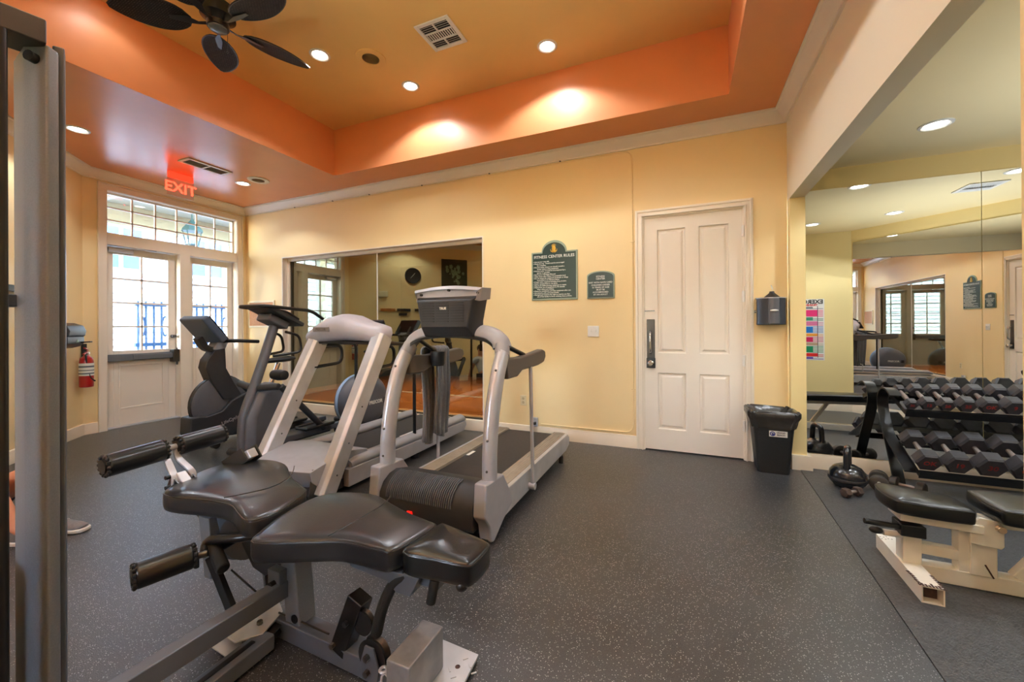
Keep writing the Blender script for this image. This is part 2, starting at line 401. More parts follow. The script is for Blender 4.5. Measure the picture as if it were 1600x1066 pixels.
# walls
g = G()
for a in cuts(XL-.2, XR, 0, ZS+.1, [(-5.915, -2.30, .10, 2.43), (-.398, .516, 0, 2.436)]): g.box(a[0], a[1], YB, YB+.15, a[2], a[3])
struct('wall_back', g, WALL)
g = G()
for a in cuts(2.44, YB, 0, ZS+.1, [(2.655, 4.30, 0, 3.085)]): g.box(XL-.2, XL, a[0], a[1], a[2], a[3])
struct('wall_left', g, WALL)
struct('wall_left_corner', seg_wall((XL, 2.44), (-2.85, -1.5), 0, ZS+.1, .15), WALL)
g = G()
for a in cuts(-2.85, XR, 0, ZS+.1, [(-2.45, -.75, 0, 3.02)]): g.box(a[0], a[1], -1.65, -1.5, a[2], a[3])
struct('wall_front', g, WALL)
struct('wall_right', G().box(XR, .995, -1.65, 1.617, 0, ZS+.1), WALL)
struct('wall_alcove_back', G().box(.9, 5.5, YB, YB+.12, 0, ZA+.05), ALC)
struct('wall_alcove_front', G().box(.995, 2.40, 1.22, 1.37, 0, ZA+.05), ALC)
struct('wall_alcove_right', seg_wall((2.28, 1.37), (5.36, 4.45), 0, ZA+.05, .12), ALC)
struct('trim_1', G().box(XR, .998, 4.36, YB, 0, 2.456), ALC, bev=.004)      # pilaster carrying the header
struct('trim_2', G().box(XR, .99, 1.617, YB, 2.455, ZS+.1), HEADER)             # header beam over the alcove opening
struct('ceiling_alcove', G().box(.985, 5.5, 1.2, YB+.1, ZA, ZA+.06), ALCC)
# coffered ceiling: soffit ring, tray sides, tray top
TX0, TX1, TY0, TY1 = -4.23, .36, -.75, 3.93
g = G()
for a in cuts(-7.2, .99, -1.7, 4.7, [(TX0, TX1, TY0, TY1)]): g.box(a[0], a[1], a[2], a[3], ZS, ZS+.06)
struct('ceiling', g, SOFF)
q_ = .003
g = G().box(TX0-.05, TX0+q_, TY0, TY1, ZS+.001, ZT).box(TX1-q_, TX1+.05, TY0, TY1, ZS+.001, ZT)
g.box(TX0-.05, TX1+.05, TY1-q_, TY1+.05, ZS+.001, ZT).box(TX0-.05, TX1+.05, TY0-.05, TY0+q_, ZS+.001, ZT)
struct('ceiling_tray_side', g, ORANGE)
struct('ceiling_tray', G().box(TX0-.05, TX1+.05, TY0-.05, TY1+.05, ZT, ZT+.06), TRAYC)
# crown moulding and baseboards
crown = [(0, 3.185), (.018, 3.185), (.02, 3.2), (.034, 3.208), (.05, 3.235), (.082, 3.262), (.088, 3.28), (.106, 3.285), (.106, 3.2995), (0, 3.2995)]
room = [(XR, -1.5), (XR, YB), (XL, YB), (XL, 2.44), (-2.85, -1.5)]
struct('trim_3', molding(room, crown, True), WHITE)
bb = [(0, 0), (.016, 0), (.016, .105), (.011, .118), (.011, .128), (0, .135)]
struct('baseboard_back', merge(molding([(XR, 4.36), (XR, YB), (.606, YB)], bb), molding([(-.479, YB), (XL, YB), (XL, 4.375)], bb)), BASEW)
struct('baseboard_left', molding([(XL, 2.575), (XL, 2.44), (-2.85, -1.5), (-2.55, -1.5)], bb), BASEW)
struct('baseboard_right', molding([(-.65, -1.5), (XR, -1.5), (XR, 1.617)], bb), BASEW)
ab = [(0, 0), (.035, 0), (.035, .115), (.03, .13), (0, .13)]
struct('baseboard_alcove', merge(molding([(2.28, 1.37), (5.33, 4.42)], ab), molding([(5.2, YB), (.998, YB), (.998, 4.36), (XR, 4.36)], ab), molding([(.996, 1.37), (2.28, 1.37)], ab)), BASEW)

# alcove mirrors (three panes on the back wall, two on the slanting wall)
for i, (a, b) in enumerate(((.999, 2.178), (2.182, 3.36), (3.364, 4.6))):
    o = put('wall_mirror', G().box(a, b, YB-.008, YB-.001, .135, 2.52), MIRROR)
    tag(o, ['frameless wall mirror pane beside the cream pilaster, behind the rack posts', 'frameless wall mirror pane right of the vertical mirror seam', 'frameless wall mirror pane at the far right end of the alcove back wall'][i], 'mirror', 'alcove mirror panes')
dg = V(1, 1, 0).normalized(); ng = V(-1, 1, 0).normalized()
for i in range(2):
    p = V(2.28, 1.37, 0)+dg*(.02+i*1.83); q = V(2.28, 1.37, 0)+dg*(.02+i*1.83+1.826)
    g = G().prism([p+ng*.001+V(0, 0, .135), q+ng*.001+V(0, 0, .135), q+ng*.008+V(0, 0, .135), p+ng*.008+V(0, 0, .135)], (0, 0, 2.39))
    tag(put('wall_mirror', g, MIRROR), ['mirror pane on the slanting alcove wall next to the wall chart', 'mirror pane on the slanting alcove wall, the one farther from the wall chart'][i], 'mirror', 'alcove mirror panes')

# ---- tinted mirror glazing in the recess of the back wall
g = G().box(-5.915, -5.90, YB-.004, 4.60, .10, 2.43).box(-2.315, -2.30, YB-.004, 4.60, .10, 2.43)
g.box(-5.90, -2.315, YB-.004, 4.60, 2.415, 2.43).box(-5.90, -2.315, YB-.004, 4.60, .10, .115)
g.box(-5.90, -2.315, 4.53, 4.562, 2.372, 2.415).box(-5.90, -5.855, 4.53, 4.562, .115, 2.372)
struct('trim_4', g, WHITE)
DKF = mat('bronze_frame', (66, 58, 44), .4, .5)
w2 = thing('tinted_glazing', 'large dark tinted glass panel set in the white recess behind the treadmills', 'window', (-4.1, 4.58, .115))
put('frame', G().box(-5.90, -5.82, 4.55, 4.59, .115, 2.415).box(-2.345, -2.315, 4.55, 4.59, .115, 2.415).box(-5.84, -2.345, 4.55, 4.59, .115, .135), DKF, w2, bev=.003)
put('pane', G().box(-5.84, -4.092, 4.565, 4.571, .135, 2.415), TINT, w2)
put('pane', G().box(-4.078, -2.345, 4.565, 4.571, .135, 2.415), TINT, w2)
put('seam_strip', G().box(-4.092, -4.078, 4.56, 4.575, .135, 2.372), PORC, w2)
# dim wood-floored room behind the tinted glass
struct('floor_back_room', G().box(-7.4, -1.2, 4.62, 9.2, -.05, .0), WOOD)
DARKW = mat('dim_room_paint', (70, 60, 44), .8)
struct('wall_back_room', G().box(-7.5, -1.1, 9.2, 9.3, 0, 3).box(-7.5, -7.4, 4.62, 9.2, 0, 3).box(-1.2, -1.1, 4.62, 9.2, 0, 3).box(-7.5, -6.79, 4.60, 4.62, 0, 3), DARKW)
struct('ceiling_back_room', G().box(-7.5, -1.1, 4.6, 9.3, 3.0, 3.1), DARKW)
struct('floor_marking', G().box(-7.0, -1.6, 6.55, 6.6, .0, .003), SWHITE)
for px in (-5.6, -3.9, -2.4):  # added spots without fixtures, to light the wood floor behind the glass
    L = bpy.data.lights.new('wood_floor_fill', 'SPOT'); L.energy = 300; L.spot_size = math.radians(105); L.spot_blend = .8; L.shadow_soft_size = .08; L.color = (1, .82, .6)
    o = bpy.data.objects.new('wood_floor_fill', L); COL.objects.link(o); o.location = (px, 6.2, 2.95)

# ---- glazed exit doors and transom in the left wall
FX0, FX1 = -6.95, -6.905
g = G()
for a in cuts(2.655, 4.30, 0, 3.085, [(2.67, 3.48, 0, 2.39), (3.61, 4.29, 0, 2.39), (2.672, 4.288, 2.53, 3.075)]): g.box(XL-.17, XL+.004, a[0], a[1], a[2], a[3])
struct('trim_5', g, WHITE, bev=.003)                                  # door frame with mullion and transom bar
g = G()
for y0, y1 in ((2.585, 2.660), (4.295, 4.37)): g.box(XL, XL+.018, y0, y1, 0, 3.08)
g.box(XL, XL+.018, 2.585, 4.37, 3.08, 3.15)
g.box(XL, XL+.03, 2.575, 2.592, 0, 3.165).box(XL, XL+.03, 4.363, 4.38, 0, 3.165).box(XL, XL+.03, 2.575, 4.38, 3.15, 3.167)
struct('trim_6', g, WHITE, bev=.003)
def glazed_door(name, y0, y1, gy0, gy1, py0, py1):
    d = struct(name, merge(*[G().box(FX0, FX1, a[0], a[1], a[2], a[3]) for a in cuts(y0, y1, .012, 2.385, [(gy0, gy1, 1.01, 2.29), (py0, py1, .23, .82)])]), DOORW, bev=.003)
    put('lower_panel', G().box(FX0+.012, FX1-.012, py0, py1, .23, .82), DOORW, d)
    put('panel_bead', merge(*[G().box(FX1-.012, FX1+.003, a[0], a[1], a[2], a[3]) for a in cuts(py0, py1, .23, .82, [(py0+.018, py1-.018, .248, .802)])]), DOORW, d, bev=.004)
    ym = (gy0+gy1)/2
    g = G().box(FX0+.008, FX1-.004, ym-.011, ym+.011, 1.01, 2.29)
    for z in (1.33, 1.65, 1.97): g.box(FX0+.008, FX1-.004, gy0, gy1, z-.011, z+.011)
    put('muntin', g, DOORW, d)
    for i in range(2):
        for j in range(4):
            put('pane', G().box(-6.93, -6.926, gy0 if not i else ym+.011, ym-.011 if not i else gy1, 1.01+.32*j+(.011 if j else 0), 1.33+.32*j-.011), GLASS, d)
    return d
d1 = glazed_door('door_1', 2.675, 3.475, 2.775, 3.385, 2.83, 3.33)
d2 = glazed_door('door_2', 3.615, 4.285, 3.705, 4.205, 3.74, 4.16)
put('panic_bar', G().box(FX1, -6.845, 2.69, 3.46, .875, .965).box(-6.845, -6.825, 2.95, 3.44, .885, .95), GREYST2, d1, bev=.006)
put('latch_case', G().box(FX1, -6.80, 3.40, 3.475, .82, 1.0).box(-6.90, -6.85, 3.475, 3.53, .77, 1.02), STEELD, d1, bev=.008)
put('door_knob', G().lathe([(.022, 0), (.022, .012), (.012, .02), (.012, .035), (.024, .045), (.024, .06), (.01, .068)], (FX1, 3.43, 1.19), (1, 0, 0)), STEELD, d1)
put('door_closer', merge(G().box(FX1, -6.85, 2.71, 2.97, 2.31, 2.365), G().bar((-6.84, 2.93, 2.37), (-6.80, 3.2, 2.385), .02, .008), G().bar((-6.80, 3.2, 2.378), (-6.86, 2.95, 2.378), .02, .008)), SILVER, d1, bev=.004)
put('threshold', G().box(-6.97, -6.80, 2.672, 3.478, .001, .013), SILVER, d1)
w1 = struct('window_1', merge(*[G().box(-6.90, -6.86, a[0], a[1], a[2], a[3]) for a in cuts(2.672, 4.288, 2.53, 3.075, [(2.70, 4.262, 2.555, 3.05)])]), DOORW, bev=.003)
g = G()
for i in range(1, 6): y = 2.70+i*1.562/6; g.box(-6.892, -6.868, y-.009, y+.009, 2.555, 3.05)
for j in (1, 2): z = 2.555+j*.165; g.box(-6.892, -6.868, 2.70, 4.262, z-.009, z+.009)
put('muntin', g, DOORW, w1)
for i in range(6):
    for j in range(3): put('pane', G().box(-6.882, -6.878, 2.70+i*1.562/6+.01, 2.70+(i+1)*1.562/6-.01, 2.555+j*.165+.01, 2.555+(j+1)*.165-.01), GLASS, w1)

# ---- garden doors in the wall behind the camera (they show in the mirrors and light the room)
g = G()
for a in cuts(-2.45, -.75, 0, 3.02, [(-2.37, -1.64, .0, 2.4), (-1.56, -.83, 0, 2.4), (-2.37, -.83, 2.48, 2.94)]): g.box(a[0], a[1], -1.64, -1.48, a[2], a[3])
struct('trim_7', g, WHITE, bev=.003)
for k, (a, b) in enumerate(((-2.365, -1.645), (-1.555, -.835))):
    d = struct('door_%d' % (4+k), merge(*[G().box(c[0], c[1], -1.60, -1.555, c[2], c[3]) for c in cuts(a, b, .012, 2.39, [(a+.1, b-.1, 1.0, 2.28), (a+.15, b-.15, .23, .8)])]), DOORW, bev=.003)
    put('lower_panel', G().box(a+.15, b-.15, -1.59, -1.565, .23, .8), DOORW, d)
    m = (a+b)/2; g = G().box(m-.011, m+.011, -1.59, -1.56, 1.0, 2.28)
    for z in (1.32, 1.64, 1.96): g.box(a+.1, b-.1, -1.59, -1.56, z-.011, z+.011)
    put('muntin', g, DOORW, d)
    put('pane', G().box(a+.1, b-.1, -1.58, -1.575, 1.0, 2.28), GLASS, d)
w = struct('window_2', G().box(-2.37, -2.34, -1.6, -1.56, 2.48, 2.94).box(-.86, -.83, -1.6, -1.56, 2.48, 2.94).box(-1.62, -1.58, -1.6, -1.56, 2.48, 2.94), DOORW)
put('pane', G().box(-2.34, -.86, -1.58, -1.575, 2.48, 2.94), GLASS, w)

# ---- panelled interior door
d3 = struct('door_3', G().box(-.393, .511, 4.475, 4.50, .012, 2.43), DOORW)
PN = [(-.272, .012, 1.01, 2.31), (.122, .404, 1.01, 2.31), (-.272, .012, .22, .82), (.122, .404, .22, .82)]
put('stile_frame', merge(*[G().box(a[0], a[1], 4.452, 4.476, a[2], a[3]) for a in cuts(-.393, .511, .012, 2.43, PN)]), DOORW, d3)
for a in PN:
    g = G()
    def ring(i, y): return [(a[0]+i, y, a[2]+i), (a[1]-i, y, a[2]+i), (a[1]-i, y, a[3]-i), (a[0]+i, y, a[3]-i)]
    g.loft([[V(*p) for p in ring(i, y)] for i, y in ((0, 4.476), (0, 4.452), (.008, 4.453), (.014, 4.470), (.03, 4.470), (.048, 4.458), (.05, 4.457))])
    put('raised_panel', g, DOORW, d3, sharp=12)
g = G().box(-.372, -.292, 4.443, 4.453, .87, 1.37)
put('push_plate', g, mat('aged_bronze_plate', (74, 70, 66), .35, .2), d3, bev=.004)
put('deadlatch_plate', G().box(-.376, -.288, 4.438, 4.452, .86, .965), BLKMET, d3, bev=.004)
put('pull_handle', G().tube(fillet([(-.335, 4.44, 1.01), (-.335, 4.39, 1.04), (-.335, 4.39, 1.22), (-.335, 4.44, 1.25)], .03), .011), CHROME, d3)
put('door_knob', G().lathe([(.028, 0), (.028, .01), (.014, .018), (.014, .035), (.03, .045), (.031, .058), (.02, .068)], (-.33, 4.44, .912), (0, -1, 0)), CHROME, d3)
put('notch_strip', G().box(-.392, -.292, 4.446, 4.454, 1.452, 1.464), STEELD, d3)
for z in (2.21, 1.58, .96, .33): put('hinge', G().box(.505, .527, 4.428, 4.452, z-.05, z+.05).cyl((.517, 4.424, z-.055), (.517, 4.424, z+.055), .008), PORC, d3, bev=.002)
g = G()
for i, (o, t) in enumerate(((0, .012), (.012, .022), (.058, .03))):     # stepped casing
    lo = .085-o; 
    g.box(-.398-lo, -.398-(0 if i == 0 else .0), YB-t, YB, 0, 2.436+lo) if i == 0 else g.box(-.398-lo, -.398-lo+.014, YB-t, YB, 0, 2.436+lo)
    g.box(.516, .516+lo, YB-t, YB, 0, 2.436+lo) if i == 0 else g.box(.516+lo-.014, .516+lo, YB-t, YB, 0, 2.436+lo)
    g.box(-.398, .516, YB-t, YB, 2.436, 2.436+lo) if i == 0 else g.box(-.398-lo, .516+lo, YB-t, YB, 2.436+lo-.014, 2.436+lo)
struct('trim_8', g, WHITE, bev=.002)
struct('trim_9', G().box(-.4, -.393, YB-.005, 4.6, 0, 2.436).box(.511, .518, YB-.005, 4.6, 0, 2.436).box(-.4, .518, YB-.005, 4.6, 2.43, 2.437).box(-.393, .511, 4.505, 4.6, 0, 2.43), WHITE)

# ---------------------------------------------------------------- what lies outside the doors
struct('ground', G().box(-30, -7.02, -12, 16, -.3, -.02), ASPH)
struct('ground', G().box(-12, 8, -16, -1.66, -.3, -.02), ASPH)
g = G()
for i in range(30): g.prism([(-12.6, -6, .1+i*.16), (-12.6, 12, .1+i*.16), (-12.64, 12, .1+i*.16+.16), (-12.64, -6, .1+i*.16+.16)], (-.05, 0, 0))
hs = thing('neighbour_house', 'sunlit cream clapboard house outside the glazed exit doors', 'house', (-12.7, 3, 0))
put('siding', g, SIDING, hs)
put('roof_eave', G().box(-13.6, -12.1, -6, 12, 4.9, 5.1), PORC, hs)
for y in (3.0, 4.7, 6.6):
    f = put('window_frame', merge(*[G().box(-12.62, -12.55, a[0], a[1], a[2], a[3]) for a in cuts(y, y+1.0, 2.7, 4.0, [(y+.08, y+.47, 2.78, 3.92), (y+.53, y+.92, 2.78, 3.92)])]), PORC, hs)
    put('pane', G().box(-12.60, -12.59, y+.08, y+.92, 2.78, 3.92), IRON, f)
pc = thing('porch_roof', 'cream beamed porch ceiling seen through the transom', 'porch', (-8.6, 3.5, 2.0))
put('ceiling_board', G().box(-10.2, -7.02, -1, 9, 3.7, 3.76), PORCHC, pc)
put('beam', G().box(-10.2, -9.95, -1, 9, 3.3, 3.7), PORCHC, pc)
for y in (1.0, 3.6, 6.2): put('rafter', G().box(-9.95, -7.02, y, y+.1, 3.58, 3.7), PORCHC, pc)
for y in (.2, 6.9): put('post', G().box(-10.18, -9.97, y, y+.2, -.02, 3.3), PORC, pc)
lt = thing('porch_lantern', 'dark verdigris lantern hanging under the porch, seen through the transom', 'lantern', (-8.4, 4.50, 2.85))
put('chain', G().cyl((-8.4, 4.5, 3.3), (-8.4, 4.5, 3.7), .012), TEALM, lt)
put('cap', G().lathe([(.17, 3.1), (.16, 3.14), (.07, 3.25), (.02, 3.32)], (-8.4, 4.5, 0), n=8), TEALM, lt)
put('cage', merge(*[G().bar((-8.4+.14*math.cos(k*PI/3), 4.5+.14*math.sin(k*PI/3), 3.1), (-8.4+.09*math.cos(k*PI/3), 4.5+.09*math.sin(k*PI/3), 2.85), .014, .014) for k in range(6)], G().lathe([(.1, 2.83), (.1, 2.86), (.02, 2.80)], (-8.4, 4.5, 0), n=8)), TEALM, lt)
gt = thing('iron_gate', 'blue iron courtyard gate standing beyond the exit doors', 'gate', (-9.9, 4.9, 0))
for k in range(22): put('bar', G().cyl((-9.9, 4.35+k*.13, .05), (-9.9, 4.35+k*.13, 1.85), .022, n=8), IRON, gt)
for z in (.15, .95, 1.75): put('rail', G().box(-9.93, -9.87, 4.3, 7.2, z, z+.07), IRON, gt)
for k in range(0, 21, 3): put('scroll', G().tube([(-9.9, 4.41+k*.13+.055*math.cos(t*PI/6), 1.35+.2*math.sin(t*PI/6)) for t in range(12)], .02, 6, True, up=(1, 0, 0)), IRON, gt)
pp = thing('garden_house', 'pink stucco wall with white trim beyond the garden doors', 'house', (-5.5, -7.2, 0))
put('wall', G().box(-8.5, -3.2, -7.4, -7.2, 0, 4), PINKW, pp)
put('parapet', G().box(-8.6, -3.1, -7.45, -7.1, 4, 4.2), PORC, pp)
for k, (x, y) in enumerate(((-1.0, -5.9), (2.4, -5.9), (5.8, -5.9))):
    t = thing('garden_palm', ['palm tree nearest the pink wall in the garden', 'middle palm tree in the garden', 'palm tree farthest from the pink wall in the garden'][k], 'tree', (x, y, 0), 'palms in the garden')
    put('trunk', G().cyl((x, y, -.02), (x+.1, y, 2.0), .13, .09), BARKM, t)
    g = G()
    for j in range(16):
        a = j*2.4; e = 1.2+.5*math.sin(j*1.7); r1 = 1.5
        pts = [V(x+.1, y, 2.0)+V(math.cos(a)*r1*s, math.sin(a)*r1*s, e*s-1.5*s*s*1.1) for s in (0, .25, .5, .75, 1)]
        g.sweep(pts, [(-.16, 0), (0, .03), (.16, 0), (0, .015)], scale=[.3, 1, 1, .8, .1])
    put('frond', g, LEAFM, t)['kind'] = 'stuff'
sky_shade = thing('added_shade_roof', 'added flat roof that dims the daylight outside the garden doors', 'porch', (-1.6, -3, 0))  # added overhang, cuts the sky light coming in by the garden doors
put('roof', G().box(-5.5, 2.5, -4.4, -1.66, 2.95, 3.1), PORCHC, sky_shade)
for x in (-5.3, 2.2): put('post', G().box(x, x+.15, -4.35, -4.2, -.02, 2.95), PORC, sky_shade)
struct('lawn', G().box(-9, 8, -16, -3.2, -.02, .0), LEAFM)
hd = G()
for k in range(60): hd.ball((-3+k*.16, -9.6+random.uniform(-.3, .3), random.uniform(.2, 1.5)), (.4, .35, .4), 8, 5)
o = put('garden_hedge', hd, LEAFM); tag(o, 'clipped green hedge at the back of the garden', 'hedge')
# daylight enters by the glazed openings: sky portals (they only guide the sky light, they emit nothing)
for nm, loc, rot, sx, sy in (('daylight_portal_exit', (-7.0, 3.48, 1.9), (0, -PI/2, 0), 2.4, 1.6), ('daylight_portal_garden', (-1.6, -1.68, 2.0), (-PI/2, 0, 0), 1.5, 2.0)):
    L = bpy.data.lights.new(nm, 'AREA'); L.shape = 'RECTANGLE'; L.size = sx; L.size_y = sy; L.cycles.is_portal = True
    o = bpy.data.objects.new(nm, L); COL.objects.link(o); o.location = loc; o.rotation_euler = rot

# ---------------------------------------------------------------- ceiling fittings
def downlight(x, y, z, label, grp, watts, angle=140, r=.075):
    t = thing('recessed_downlight', label, 'ceiling light', (x, y, z), grp)
    put('trim_ring', G().lathe([(r*.86, .003), (r*.88, -.004), (r*1.02, -.010), (r*1.22, -.006), (r*1.25, 0.0), (r*1.25, .002)], (x, y, z)), PORC, t)
    put('lamp', G().lathe([(r*.84, -.001), (r*.84, -.003), (r*.4, -.006), (.001, -.007)], (x, y, z)), BULB, t)
    L = bpy.data.lights.new('downlight_beam', 'SPOT'); L.energy = watts; L.spot_size = math.radians(angle); L.spot_blend = .35; L.shadow_soft_size = .06; L.color = (.87, .935, 1)
    o = bpy.data.objects.new('downlight_beam', L); COL.objects.link(o); o.parent = t; o.location = (0, 0, -.02)
    return t
T = [(-2.70, 3.54, 'recessed downlight in the tray nearest its back left corner'), (-1.16, 3.55, 'recessed downlight in the tray right of the square air vent'),
     (-3.18, 2.79, 'recessed downlight in the tray just right of the fan blade tips'), (-3.95, 1.62, 'recessed downlight partly behind the fan blade at the top left'),
     (-.35, 2.35, 'recessed tray downlight above the open floor, out of the picture'), (-3.3, .2, 'recessed tray downlight above the weight tower'), (-1.6, .9, 'recessed tray downlight above the leg bench'), (-.3, -.1, 'recessed tray downlight above the photographer')]
for (x, y, s), wt in zip(T, (42, 42, 46, 4, 46, 20, 14, 14)): downlight(x, y, ZT, s, 'tray downlights', wt, 136)
for x, y, s in ((-5.57, 1.97, 'recessed soffit downlight beside the weight tower'), (-5.59, 3.62, 'recessed soffit downlight beside the round speaker and the exit sign')):
    downlight(x, y, ZS, s, 'soffit downlights', 30, 130)
for x, y, s in ((1.62, 3.76, 'alcove downlight nearest the header and the dumbbell rack'), (2.80, 3.68, 'alcove downlight above the right end of the dumbbell rack'),
                (1.63, 2.08, 'alcove downlight nearest the wall chart'), (2.41, 2.36, 'alcove downlight in front of the slanting mirror wall')):
    downlight(x, y, ZA, s, 'alcove downlights', 34, 140)
def ceil_speaker(x, y, z, s, r=.115):
    t = thing('ceiling_speaker', s, 'speaker', (x, y, z))
    put('bezel', G().lathe([(r*.55, -.004), (r*.6, -.012), (r*.98, -.010), (r, -.004), (r, .001)], (x, y, z), n=32), TRAYC if z > 3.5 else IVORY, t)
    g = G().lathe([(r*.56, -.006), (.001, -.006)], (x, y, z-.001), n=32)
    for k in range(1, 6): g.add(*(lambda q: (q.v, q.f))(G().tube([(x+r*.1*k*math.cos(a*PI/12), y+r*.1*k*math.sin(a*PI/12), z-.008) for a in range(24)], .0016, 5, True)))
    put('grille', g, mat('tan_grille', (206, 172, 120), .6), t)
ceil_speaker(-2.77, 3.02, ZT, 'round tan speaker in the tray ceiling between two downlights', .14)
ceil_speaker(-5.27, 3.62, ZS, 'round cream speaker in the soffit beside a downlight', .13)
def vent(x, y, z, w, d, s, kind):
    t = thing('air_vent', s, 'vent', (x, y, z))
    put('frame', merge(*[G().box(a[0], a[1], a[2], a[3], z-.012, z) for a in cuts(x-w/2, x+w/2, y-d/2, y+d/2, [(x-w/2+.035, x+w/2-.035, y-d/2+.035, y+d/2-.035)])]), PORC if kind else IVORY, t, bev=.003)
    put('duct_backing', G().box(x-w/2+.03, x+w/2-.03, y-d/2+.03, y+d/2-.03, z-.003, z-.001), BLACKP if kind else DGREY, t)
    if kind:
        x0, x1, y0, y1 = x-w/2+.035, x+w/2-.035, y-d/2+.035, y+d/2-.035; h = (y1-y0)/3
        for j in (0, 2):
            put('bank_divider', G().box(x-.006, x+.006, y0+j*h, y0+(j+1)*h, z-.014, z-.003), PORC, t)
            for k in range(4): put('slat', G().obb((x, y0+j*h+(k+.5)*h/4, z-.010), (x1-x0, .011, .002), (1, 0, 0), (0, .8, .6), (0, -.6, .8)), PORC, t)
        for k in (1, 2): put('bank_divider', G().box(x0, x1, y0+k*h-.004, y0+k*h+.004, z-.014, z-.003), PORC, t)
        for k in range(12): put('slat', G().obb((x0+(k+.5)*(x1-x0)/12, y, z-.010), (.009, h-.01, .002), (.8, 0, .6), (0, 1, 0), (-.6, 0, .8)), PORC, t)
    else:
        put('bank_divider', G().box(x-w/2+.03, x+w/2-.03, y-.012, y+.012, z-.012, z-.003), IVORY, t)
        for k in range(12): put('slat', G().obb((x-w/2+.045+k*(w-.09)/11, y, z-.009), (.007, d-.07, .002), (.8, 0, .6), (0, 1, 0), (-.6, 0, .8)), mat('vent_slat', (120, 112, 98), .5) if k == 0 else bpy.data.materials['vent_slat'], t)
vent(-1.97, 3.02, ZT, .34, .34, 'square white louvred air vent in the ochre tray ceiling', 1)
vent(-5.42, 3.06, ZS, .22, .50, 'long grey air vent in the soffit above the exit sign', 0)
vent(2.75, 3.25, ZA, .3, .3, 'square air vent in the alcove ceiling', 1)

# ceiling fan with five woven leaf blades
FX, FY, FZ = -3.17, 1.875, 3.575
fan = thing('ceiling_fan', 'dark five-bladed ceiling fan with woven leaf-shaped blades', 'ceiling fan', (FX, FY, ZT))
put('canopy', G().lathe([(.075, ZT), (.072, ZT-.03), (.03, ZT-.08)], (FX, FY, 0)), BLKMET, fan)
put('downrod', G().cyl((FX, FY, ZT-.07), (FX, FY, FZ+.12), .013), BLKMET, fan)
put('motor', G().lathe([(.03, .15), (.06, .145), (.10, .12), (.112, .08), (.112, .03), (.085, .01), (.07, -.01), (.07, -.045), (.055, -.05)], (FX, FY, FZ), n=28), BLKMET, fan)
put('end_cap', G().lathe([(.062, -.045), (.062, -.055), (.05, -.064), (.001, -.066)], (FX, FY, FZ), n=28), mat('smoked_glass_cap', (104, 112, 120), .25), fan)
put('pull_chain', G().cyl((FX+.06, FY+.03, FZ-.03), (FX+.06, FY+.03, FZ-.22), .0016, n=6), BLKMET, fan)
put('pull_knob', G().ball((FX+.06, FY+.03, FZ-.225), .007), BLKMET, fan)
for k in range(5):
    a = math.radians(3+72*k); D = V(math.cos(a), math.sin(a), 0); S = V(-math.sin(a), math.cos(a), 0)
    tilt = math.radians(13); S2 = S*math.cos(tilt)+V(0, 0, 1)*math.sin(tilt); N = D.cross(S2)
    vs = []; O = V(FX, FY, FZ-.0)+D*.17-V(0, 0, .01); L = .49; n = 16; out = []
    for i in range(n+1):
        s = i/n; wd = .122*math.sin(PI*min(1, s**.82))**.62 if 0 < s < 1 else .012
        out.append((s*L, wd))
    ring = [O+D*x+S2*y for x, y in out]+[O+D*x-S2*y for x, y in reversed(out)]
    bl = put('blade', G().prism([p+N*.004 for p in ring], -N*.008), WICK, fan, bev=.002)
    put('blade_rim', G().tube(ring, .006, 6, True, up=N), BLKMET, bl)
    g = G().sweep([V(FX, FY, FZ-.02)+D*.06, V(FX, FY, FZ-.03)+D*.12, O+D*.02-N*.01, O+D*.13-N*.012], [(-.022, -.004), (.022, -.004), (.022, .004), (-.022, .004)], up=N, scale=[.6, .5, 1.2, .6])
    put('blade_bracket', g, BLKMET, fan, bev=.002)

# exit sign hanging from the soffit
ex = thing('exit_sign', 'clear edge-lit EXIT sign with red letters hanging from the soffit', 'sign', (-6.0, 3.08, ZS))
put('housing', G().box(-6.03, -5.97, 2.95, 3.22, 3.225, ZS), mat('red_lit_housing', (214, 70, 46), .4, emit=((255, 60, 34), .9)), ex, bev=.004)
put('panel', G().box(-6.006, -5.998, 2.935, 3.235, 3.0, 3.225), mat('frosted_acrylic', (226, 206, 196), .25), ex, bev=.002)
put('lettering', textg('EXIT', .175, (-5.9965, 3.085, 3.112), (0, 1, 0), (0, 0, 1), bold=.002), LEDR, ex)

# ================================================================ WALL FITTINGS
def cardg(o, w, h, t, X, Y):
    X = Vector(X); Y = Vector(Y); return G().obb(Vector(o), (w, h, t), X, Y, X.cross(Y))
XX, ZZ = V(1, 0, 0), V(0, 0, 1)
# large arched rules sign
sg = thing('rules_sign', 'large arched green wall sign listing the fitness centre rules', 'sign', (-1.38, YB, 1.61))
def arch_poly(x0, x1, z0, z1, ax, ar, y):
    p = [(x0, y, z0), (x1, y, z0), (x1, y, z1), (ax+ar, y, z1)]
    p += [(ax+ar*math.cos(a*PI/14), y, z1+ar*math.sin(a*PI/14)*.86) for a in range(1, 14)]
    return p+[(ax-ar, y, z1), (x0, y, z1)]
put('rim', G().prism(arch_poly(-1.655, -1.105, 1.605, 2.165, -1.38, .15, YB-.001), (0, -.016, 0)), PALEG, sg, bev=.004)
put('face', G().prism(arch_poly(-1.637, -1.123, 1.625, 2.148, -1.38, .138, YB-.016), (0, -.004, 0)), GREEN, sg)
put('heading', textg('FITNESS CENTER RULES', .046, (-1.38, YB-.021, 2.105), XX, ZZ, bold=.0006), SWHITE, sg)
